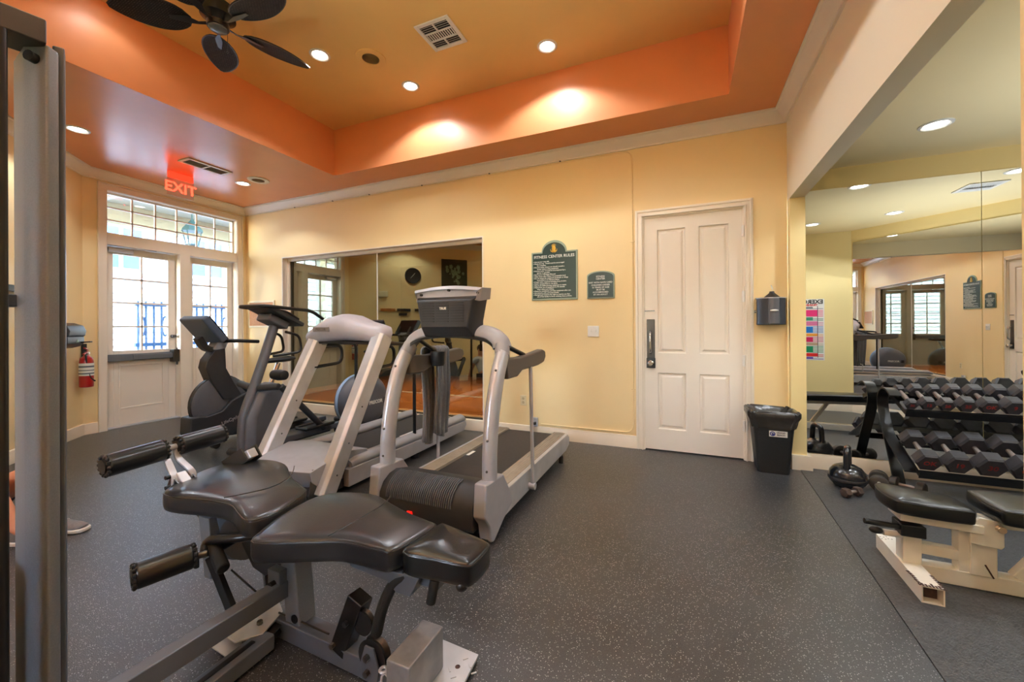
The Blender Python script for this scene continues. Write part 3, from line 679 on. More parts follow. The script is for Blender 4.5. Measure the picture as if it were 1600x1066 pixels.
rl = ['Use at your own risk.', 'Shoes are req.  Towel must be encouraged', '     by a member.', 'Persons under sixteen are should consult a', '     doctor before using equipment.', 'Persons under 16 must be accompanied by a', '     parent or guardian.', 'No Food or Drinking Allowed.', 'Clean down after Please it is acceptable level.', 'Do not abuse the equipment of people or things', '     is provided to be Fitness Center.', 'Proper attire required including shoes & shirt.', 'Never unsupervised or use alone.',
      'Report all malfunctioning equipment to repair.', 'Please limit use of equipment to 30 minutes', '     when others are waiting.', 'Please be considerate and wipe equipment after use.', 'No pictures, pets, personal articles.', 'Management reserves the right to restrict use that', '     use of this facility to those violating these policies.']
g = G()
for i, t in enumerate(rl):
    z = 2.052-i*.0213
    q = textg(t.strip(), .0205, (-1.615+(.03 if t[0] == ' ' else 0), YB-.0205, z), XX, ZZ, align='LEFT', bold=.0004); g.add(q.v, q.f)
    if t[0] != ' ': g.add(*(lambda k: (k.v, k.f))(G().box(-1.628, -1.621, YB-.0215, YB-.0195, z-.003, z+.003)))
put('rule_lines', g, SWHITE, sg)
eg = G().ball((-1.38, YB-.022, 2.195), (.024, .005, .036)).ball((-1.38, YB-.022, 2.165), (.036, .004, .010))
for a in range(7): eg.prism([(-1.38+.004*math.cos(PI*(a+.0)/6)-.0, YB-.020, 2.225), (-1.38+.03*math.cos(PI*a/6), YB-.020, 2.228+.026*math.sin(PI*a/6)), (-1.38+.024*math.cos(PI*(a+.5)/6), YB-.020, 2.225+.02*math.sin(PI*(a+.5)/6))], (0, -.003, 0))
for s in (-1, 1): eg.tube([(-1.38+s*.006, YB-.021, 2.15), (-1.38+s*.034, YB-.021, 2.165), (-1.38+s*.038, YB-.021, 2.19)], .004, 6)
put('emblem', eg, GOLD, sg)
s2 = thing('access_sign', 'small green wall sign with a curved top beside the rules sign', 'sign', (-.85, YB, 1.61))
cp = lambda i, y: [(-1.0+i, y, 1.605+i), (-.70-i, y, 1.605+i), (-.70-i, y, 1.855-i)]+[(-.85+(.15-i)*math.cos(PI*a/12), y, 1.855-i+.052*math.sin(PI*a/12)) for a in range(1, 12)]+[(-1.0+i, y, 1.855-i)]
put('rim', G().prism(cp(0, YB-.001), (0, -.014, 0)), PALEG, s2, bev=.003)
put('face', G().prism(cp(.012, YB-.014), (0, -.004, 0)), GREEN, s2)
g = G()
for t, z, s in (('FITNESS', 1.845, .027), ('CENTER', 1.82, .027), ('EXIT WITH GATE CARD', 1.78, .024), ('CHILDREN UNDER', 1.752, .024), ('16 YEARS OF AGE', 1.726, .024), ('MUST BE', 1.70, .024), ('ACCOMPANIED', 1.674, .024), ('BY AN ADULT', 1.648, .024)):
    q = textg(t, s, (-.85, YB-.019, z), XX, ZZ, bold=.0005); g.add(q.v, q.f)
put('lettering', g, SWHITE, s2)
# switch and outlets
t = thing('light_switch', 'white double light switch plate below the small green sign', 'switch', (-.94, YB, 1.18))
put('plate', G().box(-.998, -.872, YB-.008, YB-.001, 1.185, 1.305), PORC, t, bev=.003)
for x in (-.962, -.908): put('toggle', G().box(x-.006, x+.006, YB-.020, YB-.007, 1.238, 1.262), PORC, t, bev=.002)
t = thing('wall_outlet', 'ivory electrical outlet on the yellow wall above the treadmill end', 'outlet', (-1.77, YB, .36))
put('plate', G().box(-1.81, -1.735, YB-.008, YB-.001, .365, .485), IVORY, t, bev=.003)
for z in (.402, .448): put('socket', G().lathe([(.016, 0), (.016, .003), (.001, .003)], (-1.772, YB-.008, z), (0, -1, 0)), mat('socket_tan', (196, 180, 140), .5), t)
t = thing('outlet_box', 'small grey surface box with plugs and cords at the baseboard', 'outlet', (-1.62, YB, .14))
put('box', G().box(-1.66, -1.58, YB-.055, YB-.017, .14, .24), SILVER, t, bev=.006)
for x in (-1.64, -1.605): put('plug', G().box(x-.012, x+.012, YB-.09, YB-.05, .165, .195), BLACKP, t, bev=.003)
put('cord', G().tube(smoothpath([(-1.64, YB-.08, .17), (-1.63, YB-.1, .10), (-1.60, YB-.05, .06), (-1.57, YB-.04, .02)]), .004, 6), BLACKP, t)
t = thing('wall_outlet', 'white outlet on the slanting wall left of the fire extinguisher', 'outlet', (-5.9, 1.55, .36))
c = V(-5.89, 1.555, .42); put('plate', G().obb(c, (.075, .008, .12), V(1, -1, 0)/1.41421, V(1, 1, 0)/1.41421, ZZ), PORC, t, bev=.002)
# painted conduit
o = put('painted_conduit', G().tube(fillet([(-6.70, YB-.014, 3.172), (-.51, YB-.014, 3.172), (-.51, YB-.014, .165), (-1.55, YB-.014, .165)], .10, 8), .007, 8), WALL)
tag(o, 'thin yellow-painted conduit running under the crown moulding and down beside the door', 'conduit')
for x in (-5.6, -4.8, -4.1, -3.2, -2.2, -1.3): put('clip', G().box(x-.008, x+.008, YB-.024, YB-.001, 3.176, 3.19), STEELD, o)
for z in (2.2, 1.05, .62): put('clip', G().box(-.53, -.49, YB-.018, YB-.001, z-.006, z+.006), WALL, o)
# cork notice board
t = thing('notice_board', 'small framed cork notice board left of the tinted glazing', 'notice board', (-6.4, YB, 1.30))
put('frame', merge(*[G().box(a[0], a[1], YB-.018, YB-.001, a[2], a[3]) for a in cuts(-6.72, -6.08, 1.31, 1.75, [(-6.69, -6.11, 1.34, 1.72)])]), IVORY, t, bev=.003)
put('cork', G().box(-6.69, -6.11, YB-.010, YB-.002, 1.34, 1.72), CORK, t)
# wipes dispenser
wd = thing('wipes_dispenser', 'dark grey wall dispenser with a wipe sticking out, right of the door', 'dispenser', (.735, YB, 1.30))
prof = [(.62+.23*i/10, YB-.02-.105*math.sin(PI*(.12+.76*i/10))) for i in range(11)]
put('body', G().xy([(.85, YB-.001), (.62, YB-.001)]+prof, 1.305, 1.555), mat('charcoal_gloss_plastic', (62, 68, 78), .25, coat=.3), wd, bev=.006)
put('front_cover', G().xy([(.70, YB-.09), (.79, YB-.09), (.79, YB-.125), (.745, YB-.145), (.70, YB-.13)], 1.312, 1.55), MGREY, wd, bev=.01)
put('top_cone', G().lathe([(.07, 1.555), (.05, 1.575), (.022, 1.60), (.018, 1.615)], (.74, YB-.06, 0)), BLACKP, wd)
put('thumb_latch', G().lathe([(.032, 0), (.034, .006), (.02, .012)], (.745, YB-.139, 1.435), (0, -1, 0), sx=1.0, sy=.28), PORC, wd)
put('lid_rim', G().xy([(.855, YB-.001), (.615, YB-.001)]+[(x+(x-.735)*.04, y-.004) for x, y in prof], 1.55, 1.558), SILVER, wd)
put('wipe', G().sweep(smoothpath([(.74, YB-.06, 1.61), (.745, YB-.062, 1.64), (.735, YB-.07, 1.67)]), [(-.02, 0), (-.006, .006), (.01, -.004), (.022, .003), (.008, .002)], scale=[.4]*5+[1]*6), PORC, wd)
put('side_lock', G().cyl((.612, YB-.06, 1.43), (.598, YB-.06, 1.43), .014), CHROME, wd)
# wall chart in the alcove (seen reversed in the mirror)
ch = thing('exercise_chart', 'colourful exercise wall chart on the pale wall facing the alcove mirror', 'poster', (1.66, 1.37, .76))
XM = V(-1, 0, 0)
put('sheet', G().box(1.36, 1.945, 1.371, 1.373, .76, 1.70), PORC, ch)
CC = {}
def cm(rgb):
    if rgb not in CC: CC[rgb] = mat('print_%d_%d_%d' % rgb, rgb, .5)
    return CC[rgb]
put('heading', textg('EXERCISE', .085, (1.93, 1.374, 1.655), XM, ZZ, align='LEFT', bold=.003), cm((50, 48, 50)), ch)
put('subheading', textg('TRAINING CHART', .04, (1.86, 1.374, 1.605), XM, ZZ, align='LEFT', bold=.002), cm((214, 60, 60)), ch)
rows = [((120, 125, 135), .04), ((230, 50, 120), .12), ((60, 140, 110), .06), ((220, 120, 160), .08), ((30, 120, 200), .11), ((240, 160, 60), .05), ((210, 30, 90), .09), ((190, 160, 130), .05), ((20, 140, 90), .11), ((225, 40, 40), .06), ((110, 90, 180), .04)]
z = 1.585
for k, (c, h) in enumerate(rows):
    put('row_band', merge(*[G().box(1.37, 1.93, 1.373, 1.3745, z-h*.95+j*.022, z-h*.95+j*.022+.008) for j in range(max(1, int(h/.022)))]), cm(c), ch)
    put('row_picture', G().box(1.70, 1.86 if k % 2 else 1.80, 1.3745, 1.3755, z-h*.92, z-h*.1), cm(c), ch)
    z -= h*1.0
for x in (1.46, 1.86, 1.62): put('column_rule', G().box(x-.004, x+.004, 1.3752, 1.376, .80, 1.59), cm((90, 70, 90)), ch)
# fire extinguisher and towel dispenser on the slanting wall
WD, WN = V(1, -1, 0)/math.sqrt(2), V(1, 1, 0)/math.sqrt(2)
def wp(s, o, z): p = V(XL, 2.44, 0)+WD*s+WN*o; return V(p.x, p.y, z)
fe = thing('fire_extinguisher', 'red fire extinguisher hanging low on the wall beside the exit door', 'fire extinguisher', wp(.12, .09, .60))
put('cylinder', G().lathe([(.05, .60), (.062, .605), (.064, .63), (.064, .90), (.056, .95), (.03, .975), (.024, .99)], wp(.12, .09, 0)), RED, fe)
put('label', G().lathe([(.0655, .74), (.0655, .89)], wp(.12, .09, 0)), SWHITE, fe)
put('label_print', G().lathe([(.0662, .76), (.0662, .775)], wp(.12, .09, 0)).add(*(lambda q: (q.v, q.f))(G().lathe([(.0662, .80), (.0662, .81)], wp(.12, .09, 0)))).add(*(lambda q: (q.v, q.f))(G().lathe([(.0662, .84), (.0662, .86)], wp(.12, .09, 0)))), mat('label_grey', (90, 100, 110), .5), fe)
put('valve', G().cyl(wp(.12, .09, .985), wp(.12, .09, 1.03), .018), STEELD, fe)
put('lever', G().bar(wp(.09, .09, 1.03), wp(.22, .11, 1.00), .02, .012).add(*(lambda q: (q.v, q.f))(G().bar(wp(.09, .09, 1.045), wp(.20, .11, 1.075), .02, .01))), RED, fe, bev=.002)
put('gauge', G().cyl(wp(.12, .105, 1.01), wp(.12, .12, 1.01), .014), PORC, fe)
put('hose', G().tube(smoothpath([wp(.11, .09, 1.0), wp(.17, .11, .97), wp(.165, .12, .85), wp(.15, .14, .72), wp(.10, .16, .67)]), .009, 8), RUBBER, fe)
put('bracket', G().box(*(lambda p: (p.x-.02, p.x+.02, p.y-.02, p.y+.02, .95, 1.12))(wp(.02, .02, 0))), BLACKP, fe)
td = thing('towel_dispenser', 'dark grey lever paper towel dispenser on the wall above the fire extinguisher', 'dispenser', wp(.55, .1, 1.10))
sec = [(.0, 1.36), (.12, 1.37), (.20, 1.34), (.225, 1.28), (.215, 1.225), (.20, 1.215), (.205, 1.20), (.205, 1.14), (.17, 1.105), (.10, 1.085), (.0, 1.09)]
put('body', G().prism([wp(.40, o, z) for o, z in sec], WD*.30), mat('smoky_plastic', (42, 48, 58), .38), td, bev=.012, seg=3)
put('lever', G().bar(wp(.45, .19, 1.15), wp(.45, .29, 1.155), .04, .014), BLACKP, td, bev=.004)
put('emblem', G().prism([wp(.50, .207, 1.15), wp(.56, .207, 1.15), wp(.53, .207, 1.185)], WN*.003), PALEG, td)
# things on the slanting wall that show only as reflections
ck = thing('wall_clock', 'round dark-rimmed wall clock on the slanting wall, seen in the tinted glass', 'clock', wp(1.38, .02, 2.38))
put('case', G().lathe([(.175, 0), (.185, .02), (.17, .035), (.16, .03)], wp(1.38, .001, 2.50), WN), BLACKP, ck)
put('dial', G().lathe([(.16, .026), (.001, .027)], wp(1.38, .001, 2.50), WN), mat('clock_dial', (150, 130, 140), .4), ck)
put('hand', merge(G().bar(wp(1.38, .031, 2.50), wp(1.43, .031, 2.56), .01, .003, WN), G().bar(wp(1.38, .031, 2.50), wp(1.33, .031, 2.44), .008, .003, WN)), SWHITE, ck)
gp = thing('green_poster', 'dark green framed picture on the slanting wall, seen in the tinted glass', 'poster', wp(2.35, .01, 2.2))
put('backing', G().prism([wp(2.05, .002, 2.2), wp(2.68, .002, 2.2), wp(2.68, .002, 2.93), wp(2.05, .002, 2.93)], WN*.015), mat('dark_green_print', (30, 52, 42), .3), gp)
g = G()
for k in range(30):
    a, z, r, q = 2.36+random.gauss(0, .09), 2.55+random.gauss(0, .13), random.uniform(.015, .05), random.uniform(0, 3)
    g.prism([wp(a+r*math.cos(q+t*1.26), .0172, z+r*1.3*math.sin(q+t*1.26)) for t in range(5)], WN*(.0006+k*.00004))
put('printed_figure', g, mat('pale_green_print', (120, 150, 130), .5, nz=(30, .4)), gp)
for k, (a, b, z) in enumerate(((.66, .98, 1.70), (1.02, 1.32, 1.70), (1.06, 1.24, 1.60), (1.42, 1.70, 1.70))):
    o = put('wall_rack', G().prism([wp(a, .001, z-.03), wp(b, .001, z-.03), wp(b, .001, z+.03), wp(a, .001, z+.03)], WN*.05), BLACKP if k else WOOD)
    tag(o, ['brown wooden rail on the slanting wall, nearest the exit door', 'upper black rail in the middle of the slanting wall', 'lower black rail in the middle of the slanting wall', 'black rail on the slanting wall nearest the green poster'][k], 'rack', 'rails on the slanting wall')
o = put('soap_dispenser', G().prism([wp(.62, .001, 1.98), wp(.82, .001, 1.98), wp(.82, .001, 2.12), wp(.62, .001, 2.12)], WN*.12), IVORY, bev=.02)
tag(o, 'ivory box dispenser high on the slanting wall, seen in the tinted glass', 'dispenser')
# bin with liner
bn = thing('waste_bin', 'black square waste bin with a gathered liner beside the cream door frame', 'waste bin', (.70, 4.27, 0))
def rr(cx, cy, w, d, z, r=.03, n=4):
    out = []
    for (sx, sy, a0) in ((1, 1, 0), (-1, 1, PI/2), (-1, -1, PI), (1, -1, 3*PI/2)):
        for k in range(n+1):
            a = a0+k*PI/2/n; out.append(V(cx+sx*(w/2-r)+r*math.cos(a), cy+sy*(d/2-r)+r*math.sin(a), z))
    return out
BX, BY = .705, 4.255
put('body', G().loft([rr(BX, BY, .235, .235, .0), rr(BX, BY, .24, .24, .012), rr(BX, BY, .325, .29, .50), rr(BX, BY, .335, .30, .52), rr(BX, BY, .31, .275, .52), rr(BX, BY, .225, .225, .03)]), BINM, bn)
def liner(z, w, d, amp, ph): 
    R = rr(BX, BY, w, d, z, .06, 11); n = len(R); c = V(BX, BY, z)
    return [p+(p-c).normalized()*amp*math.sin(i*1.9+ph)*(.6+.4*math.sin(i*.7+ph))+V(0, 0, amp*.6*math.cos(i*1.3+ph)) for i, p in enumerate(R)]
put('liner', G().loft([liner(.40, .335, .30, .006, 0), liner(.43, .35, .31, .008, .5), liner(.47, .37, .325, .006, 1), liner(.50, .39, .345, .012, 1.6), liner(.535, .395, .35, .010, 2), liner(.548, .37, .32, .012, 2.6), liner(.53, .32, .27, .014, 3.2), liner(.47, .27, .22, .03, 4), liner(.40, .20, .16, .03, 5)]), BAGM, bn, sharp=50)
Xl = V(1, 0, 0); Yl = V(0, -.06, 1).normalized(); lo = V(.735, BY-.142, .355)
put('sticker', G().obb(lo, (.135, .052, .002), Xl, Yl, Xl.cross(Yl)), PORC, bn)
put('sticker_emblem', G().lathe([(.021, .0012), (.021, .002), (.001, .002)], lo+V(-.042, 0, 0), (0, -1, -.06)), mat('sticker_blue', (50, 60, 140), .4), bn)
put('sticker_swirl', G().tube([lo+V(-.042+.011*math.cos(t*.6), -.0028, .011*math.sin(t*.6)) for t in range(8)], .0022, 6), PORC, bn)
put('sticker_text', merge(textg('GRAND', .019, lo+V(.02, -.0028, .012), Xl, Yl, bold=.0006), textg('BEACH', .019, lo+V(.02, -.0028, -.008), Xl, Yl, bold=.0006)), mat('sticker_grey', (90, 92, 104), .5), bn)

# ================================================================ TREADMILL (front right)
X0, X1 = -1.88, -1.09
t2 = thing('treadmill', 'silver treadmill with a slotted dark console back and black ribbed motor cover, nearest the door', 'treadmill', (-1.49, 3.0, 0))
put('frame', G().box(-1.83, -1.15, 2.3, 3.98, .06, .12), BLKMET, t2)
for s, xa, xb in ((-1, -1.885, -1.85), (1, -1.125, -1.09)):
    put('side_skirt', G().yz([(2.30, .06), (3.86, .07), (3.98, .10), (3.99, .165), (3.93, .218), (2.30, .225)], xa, xb), BRUSH, t2, bev=.006)
for xa, xb in ((-1.855, -1.735), (-1.24, -1.12)):
    put('foot_rail', merge(G().yz([(2.35, .19), (3.95, .185), (3.93, .222), (2.35, .228)], xa, xb), *[G().box(xa+.012+k*.02, xa+.022+k*.02, 2.42, 3.92, .221, .2285) for k in range(5)]), RAILB, t2, bev=.002)
put('belt', G().box(-1.735, -1.24, 2.35, 3.93, .19, .205), BELT, t2)
put('rear_roller', G().cyl((-1.735, 3.93, .17), (-1.24, 3.93, .17), .034), BELT, t2)
put('motor_cover', G().yz([(2.06, .09), (2.045, .16), (2.055, .235), (2.09, .29), (2.15, .325), (2.22, .335), (2.36, .30), (2.50, .235), (2.50, .1)], -1.835, -1.14), DGREY, t2, bev=.012, seg=3)
put('vent_rib', merge(*[G().sweep([V(x, 2.049, .215), V(x, 2.058, .255), V(x, 2.088, .297), V(x, 2.145, .331), V(x, 2.20, .340)], [(-.004, -.003), (.004, -.003), (.003, .005), (-.003, .005)], up=(0, -1, 1)) for x in [-1.77+k*.0145 for k in range(34)]]), MGREY, t2)
put('power_switch', G().box(-1.60, -1.565, 2.034, 2.05, .13, .155), mat('red_rocker', (200, 20, 20), .3, emit=((255, 30, 20), .6)), t2, bev=.002)
put('socket', G().box(-1.66, -1.61, 2.036, 2.05, .125, .158), BLACKP, t2)
put('safety_label', G().box(-1.73, -1.70, 3.0, 3.12, .205, .2065), PORC, t2)
for s, xc in ((-1, -1.872), (1, -1.095)):
    put('base_bracket', G().yz([(2.06, .39), (2.30, .375), (2.40, .24), (2.44, .14), (2.30, .09), (2.16, .015), (2.12, .03), (2.10, .13), (2.04, .20)], xc-.04, xc+.042), LGREY, t2, bev=.012, seg=3)
    pts = smoothpath([(xc, 2.185, .34), (xc, 2.19, .55), (xc, 2.235, .80), (xc, 2.31, 1.0), (xc-s*.005, 2.39, 1.12)], 6)
    sec = [(.042*math.cos(a*PI/8), .062*math.sin(a*PI/8)) for a in range(16)]
    u = put('upright', G().sweep(pts, sec, up=(0, 1, 0)), SILVER, t2)
    put('collar', G().sweep(smoothpath([(xc-s*.004, 2.385, 1.11), (xc-s*.02, 2.42, 1.17)]), [(x*1.05, y*1.05) for x, y in sec], up=(0, 1, 0)), LGREY, u)
    for z, y in ((.62, 2.14), (.44, 2.13), (1.03, 2.26)): put('bolt', G().ball((xc+.01, y-.004, z), .008, 8, 6), STEELD, u)
    put('wheel', G().cyl((xc-.02, 2.14, .03), (xc+.02, 2.14, .03), .028), BLACKP, t2)
    put('rear_foot', G().cyl((xc, 3.7, 0), (xc, 3.7, .07), .022), BLACKP, t2)
    put('handrail', G().yz([(2.36, 1.10), (2.62, 1.085), (2.9, 1.10), (3.10, 1.115), (3.165, 1.10), (3.175, 1.05), (3.13, 1.01), (3.0, .995), (2.85, .99), (2.66, .99), (2.57, .955), (2.40, .955)], xc-.032, xc+.032), mat('taupe_plastic', (84, 78, 74), .45) if s < 0 else bpy.data.materials['taupe_plastic'], t2, bev=.014, seg=3)
    put('brace', G().tube([(xc-s*.09, 2.40, 1.22), (xc-s*.01, 2.78, 1.09)], .017), BLKMET, t2)
    put('handrail_post', G().cyl((xc+s*.035, 2.84, .10), (xc+s*.02, 2.84, 1.0), .0135), SILVER, t2)
    put('post_clamp', G().cyl((xc-s*.01, 2.84, .10), (xc+s*.055, 2.84, .10), .026), SILVER, t2, bev=.003)
arc = smoothpath([(-1.865, 2.42, 1.16), (-1.84, 2.43, 1.21), (-1.76, 2.44, 1.255), (-1.62, 2.44, 1.275), (-1.49, 2.44, 1.28), (-1.36, 2.44, 1.275), (-1.22, 2.44, 1.255), (-1.14, 2.43, 1.21), (-1.115, 2.42, 1.16)], 4)
put('arch', G().sweep(arc, [(.07*math.cos(a*PI/8), .042*math.sin(a*PI/8)) for a in range(16)], up=(0, 0, 1)), LGREY, t2)
put('arch_lining', G().sweep([p-V(0, .0, .038) for p in arc[3:-3]], [(-.066, -.008), (.066, -.008), (.066, .010), (-.066, .010)], up=(0, 0, 1)), BLACKP, t2)
def trap(y, wt, wb, zt, zb, xc=-1.495, arch=.0):
    top = [V(xc-wt/2+wt*k/8, y, zt+arch*math.sin(PI*k/8)) for k in range(9)]
    return [V(xc-wb/2, y, zb), *top, V(xc+wb/2, y, zb)]
put('console_shell', G().loft([trap(2.30, .42, .355, 1.475, 1.30), trap(2.312, .445, .37, 1.487, 1.288), trap(2.36, .50, .385, 1.515, 1.235), trap(2.455, .53, .40, 1.54, 1.225)]), DGREY, t2, bev=.006)
put('console_lip', G().loft([trap(2.345, .50, .49, 1.55, 1.505, arch=.02), trap(2.325, .50, .465, 1.54, 1.478, arch=.018), trap(2.35, .54, .505, 1.56, 1.472, arch=.022), trap(2.465, .555, .54, 1.565, 1.49, arch=.022), trap(2.47, .54, .53, 1.555, 1.50, arch=.02)]), LGREY, t2, sharp=30)
put('speaker_slot', merge(*[G().box(-1.495-.168+c*.115, -1.495-.168+c*.115+.095, 2.294, 2.302, 1.335+r*.0175, 1.341+r*.0175) for c in range(3) for r in range(8)]), BLACKP, t2)
put('maker_badge', textg('TRUE', .022, (-1.495, 2.293, 1.425), XX, ZZ, bold=.001), PORC, t2)
for x, z in ((-1.70, 1.525), (-1.475, 1.55), (-1.25, 1.525)): put('screw', G().cyl((x, 2.352, z), (x, 2.330, z), .009, n=10), BLACKP, t2)
put('display', G().obb((-1.495, 2.472, 1.42), (.42, .01, .22), (1, 0, 0), (0, 1, 0), (0, 0, 1)), mat('dark_screen', (14, 16, 20), .12), t2)
put('cup_holder', G().lathe([(.05, 1.0), (.055, 1.02), (.06, 1.11), (.05, 1.11)], (-1.78, 2.66, 0)), BLACKP, t2)
# grey towel draped over the left handrail
def drape():
    g = G(); nx, ny = 26, 22; vs = []
    prof = []
    for i in range(nx+1):
        s = i/nx
        if s < .42: prof.append((-1.94+.012*math.sin(s*9), 1.10-(.42-s)/.42*.74))
        elif s < .58: a = (s-.42)/.16*PI; prof.append((-1.885-.052*math.cos(a), 1.115+.03*math.sin(a)))
        else: prof.append((-1.84+.012*math.sin(s*11), 1.10-(s-.58)/.42*.68))
    for i, (x, z) in enumerate(prof):
        k = min(1, abs(i/nx-.5)*2)
        for j in range(ny+1):
            t = j/ny; y = (2.74 if i < nx*.5 else 2.80)+(t-.5)*(.19-.06*k); f = .024*k
            vs.append((x+f*math.sin(t*19+i*.12)+.01*math.sin(t*41), y, z+.02*math.sin(t*6+1)*k))
    fs = [(i*(ny+1)+j, i*(ny+1)+j+1, (i+1)*(ny+1)+j+1, (i+1)*(ny+1)+j) for i in range(nx) for j in range(ny)]
    return g.add(vs, fs)
o = put('towel', drape(), CLOTH); m = o.modifiers.new('thick', 'SOLIDIFY'); m.thickness = .012; m.offset = 0
for e in o.data.edges: e.use_edge_sharp = False
tag(o, 'grey towel hanging over the left handrail of the nearest treadmill', 'towel')

# ================================================================ TREADMILL (left of it, wide flat posts)
t1 = thing('treadmill', 'pale grey treadmill with broad slanting flat posts and a rounded head cowl', 'treadmill', (-2.83, 3.1, 0))
for s, xc in ((-1, -3.25), (1, -2.49)):
    d = (V(xc, 2.84, 1.22)-V(xc, 2.19, .04))
    u = put('upright', G().sweep([V(xc, 2.19, .04), V(xc, 2.5, .605), V(xc, 2.84, 1.22)], [(-.062, -.055), (-.035, -.075), (.045, -.07), (.062, -.05), (.062, .06), (-.062, .06)], up=(0, 1, 0), scale=[1, 1, 1.06]), BRUSH, t1, bev=.006)
    for k in (.12, .30, .52): put('bolt', G().ball(V(xc+.063, 2.19, .04)+V(0, d.y, d.z)*k, .007, 8, 6), STEELD, u)
    put('handrail', G().tube(fillet([(xc, 2.86, 1.16), (xc+s*.0, 3.30, 1.13), (xc, 3.30, .12)], .06), .017), BLKMET, t1)
    put('grip_loop', G().tube(fillet([(xc-s*.05, 2.80, 1.14), (xc-s*.05, 3.06, 1.12), (xc-s*.05, 3.06, .95), (xc-s*.05, 2.72, .93)], .07), .016), BLKMET, t1)
    put('side_rail', G().sweep([V(xc-s*.02, 2.45, .195), V(xc-s*.02, 2.52, .205), V(xc-s*.02, 2.8, .205), V(xc-s*.02, 4.22, .20), V(xc-s*.02, 4.30, .17)], [(.062*math.cos(a*PI/8), .045*max(-.8, math.sin(a*PI/8))) for a in range(16)], scale=[.9, 1, 1, 1, .5]), LGREY, t1)
    put('lower_skirt', G().yz([(2.40, .04), (4.20, .06), (4.26, .12), (4.24, .165), (2.40, .18)], xc-.045, xc+.045), LGREY, t1, bev=.006)
    put('post_foot', G().cyl((xc, 3.30, .0), (xc, 3.30, .04), .04), BLACKP, t1)
rings = []
for x, zt, zb, ya, yb in [(x-.075, zt+.012, zb-.012, ya, yb) for x, zt, zb, ya, yb in ((-3.30, 1.235, 1.20, 2.80, 2.92), (-3.27, 1.275, 1.165, 2.755, 2.97), (-3.15, 1.335, 1.165, 2.72, 3.02), (-3.02, 1.395, 1.175, 2.70, 3.05), (-2.88, 1.42, 1.185, 2.69, 3.05), (-2.78, 1.405, 1.19, 2.69, 3.05), (-2.62, 1.345, 1.185, 2.72, 3.03), (-2.50, 1.32, 1.17, 2.745, 3.0), (-2.42, 1.30, 1.165, 2.755, 2.97), (-2.385, 1.25, 1.19, 2.79, 2.93))]:
    yc, zc = (ya+yb)/2, (zt+zb)/2; R = []
    for k in range(20):
        a = k*PI/10; c, s_ = math.cos(a), math.sin(a)
        R.append(V(x, yc+(yb-ya)/2*abs(c)**.7*(1 if c > 0 else -1)+max(0, s_)*.04, zc+(zt-zb)/2*abs(s_)**.75*(1 if s_ > 0 else -1)))
    rings.append(R)
put('head_cowl', G().loft(rings), mat('lilac_grey_plastic', (176, 174, 182), .38, nz=(10, .05)), t1, sharp=60)
put('cowl_underside', G().sweep([(-3.33, 2.88, 1.157), (-2.9, 2.88, 1.166), (-2.49, 2.88, 1.157)], [(-.11, -.012), (.11, -.012), (.12, .012), (-.12, .012)]), BLACKP, t1, bev=.006)
put('maker_plate', G().obb((-3.06, 2.683, 1.285), (.20, .008, .045), (1, 0, 0), (0, 1, .15), (0, -.15, 1)), mat('grey_plate', (140, 136, 136), .4), t1, bev=.003)
put('maker_name', textg('PRECOR', .034, (-3.06, 2.677, 1.285), XX, ZZ, bold=.0008), mat('plate_text', (96, 90, 92), .4), t1)
put('console', G().obb((-2.84, 3.055, 1.29), (.42, .03, .18), (1, 0, 0), (0, .9, .43), (0, -.43, .9)), BLACKP, t1, bev=.01)
hood = lambda x0, x1, k: [(x0, y*1.0, z) for y, z in ()]
put('motor_cover', G().loft([[V(x, y, z) for y, z in ((yf+.10, .10), (yf+.02, .17), (yf, .25), (yf+.06, .262), (2.45, .31), (2.66, .27), (2.72, .18), (2.72, .10))] for x, yf in ((-3.19, 2.16), (-3.05, 2.08), (-2.83, 2.05), (-2.62, 2.06), (-2.50, 2.09))]), LGREY, t1, bev=.006)
put('under_cover', G().box(-3.15, -2.50, 2.16, 2.7, .03, .15), DGREY, t1, bev=.01)
put('side_plate', G().yz([(2.08, .05), (2.24, .04), (2.22, .25), (2.12, .26)], -2.515, -2.507), STEELD, t1)
put('belt', G().box(-3.12, -2.56, 2.6, 4.24, .175, .19), BELT, t1)
put('rear_roller', G().cyl((-3.12, 4.24, .15), (-2.56, 4.24, .15), .04), BELT, t1)
put('frame', G().box(-3.12, -2.56, 2.6, 4.2, .04, .12), BLKMET, t1)
put('safety_label', G().box(-2.68, -2.60, 3.3, 3.55, .19, .1915), PORC, t1)

# ================================================================ ELLIPTICAL
el = thing('elliptical_trainer', 'dark grey elliptical trainer with a tall front column and a rounded rear drive hub', 'elliptical trainer', (-3.85, 3.3, 0))
xc = -4.0
put('column', G().sweep(smoothpath([(xc, 2.575, .03), (xc, 2.585, .40), (xc, 2.69, .70), (xc, 2.80, 1.0), (xc, 2.91, 1.32)], 6), [(.05*math.cos(a*PI/7), .045*math.sin(a*PI/7)) for a in range(14)], up=(0, 1, 0)), MGREY, el)
put('column_shroud', G().loft([[V(x, y, z) for y, z in poly] for x, poly in ((xc-.12, [(2.62, .04), (2.63, .42), (2.74, .64), (2.86, .70), (3.0, .62), (2.94, .35), (2.80, .04)]), (xc-.07, [(2.56, .03), (2.57, .42), (2.70, .68), (2.84, .74), (3.06, .66), (3.0, .35), (2.86, .03)]), (xc+.07, [(2.56, .03), (2.57, .42), (2.70, .68), (2.84, .74), (3.06, .66), (3.0, .35), (2.86, .03)]), (xc+.12, [(2.62, .04), (2.63, .42), (2.74, .64), (2.86, .70), (3.0, .62), (2.94, .35), (2.80, .04)]))]), MGREY, el, bev=.014, seg=3)
put('front_stabiliser', G().cyl((xc-.26, 2.62, .045), (xc+.26, 2.62, .045), .04), DGREY, el)
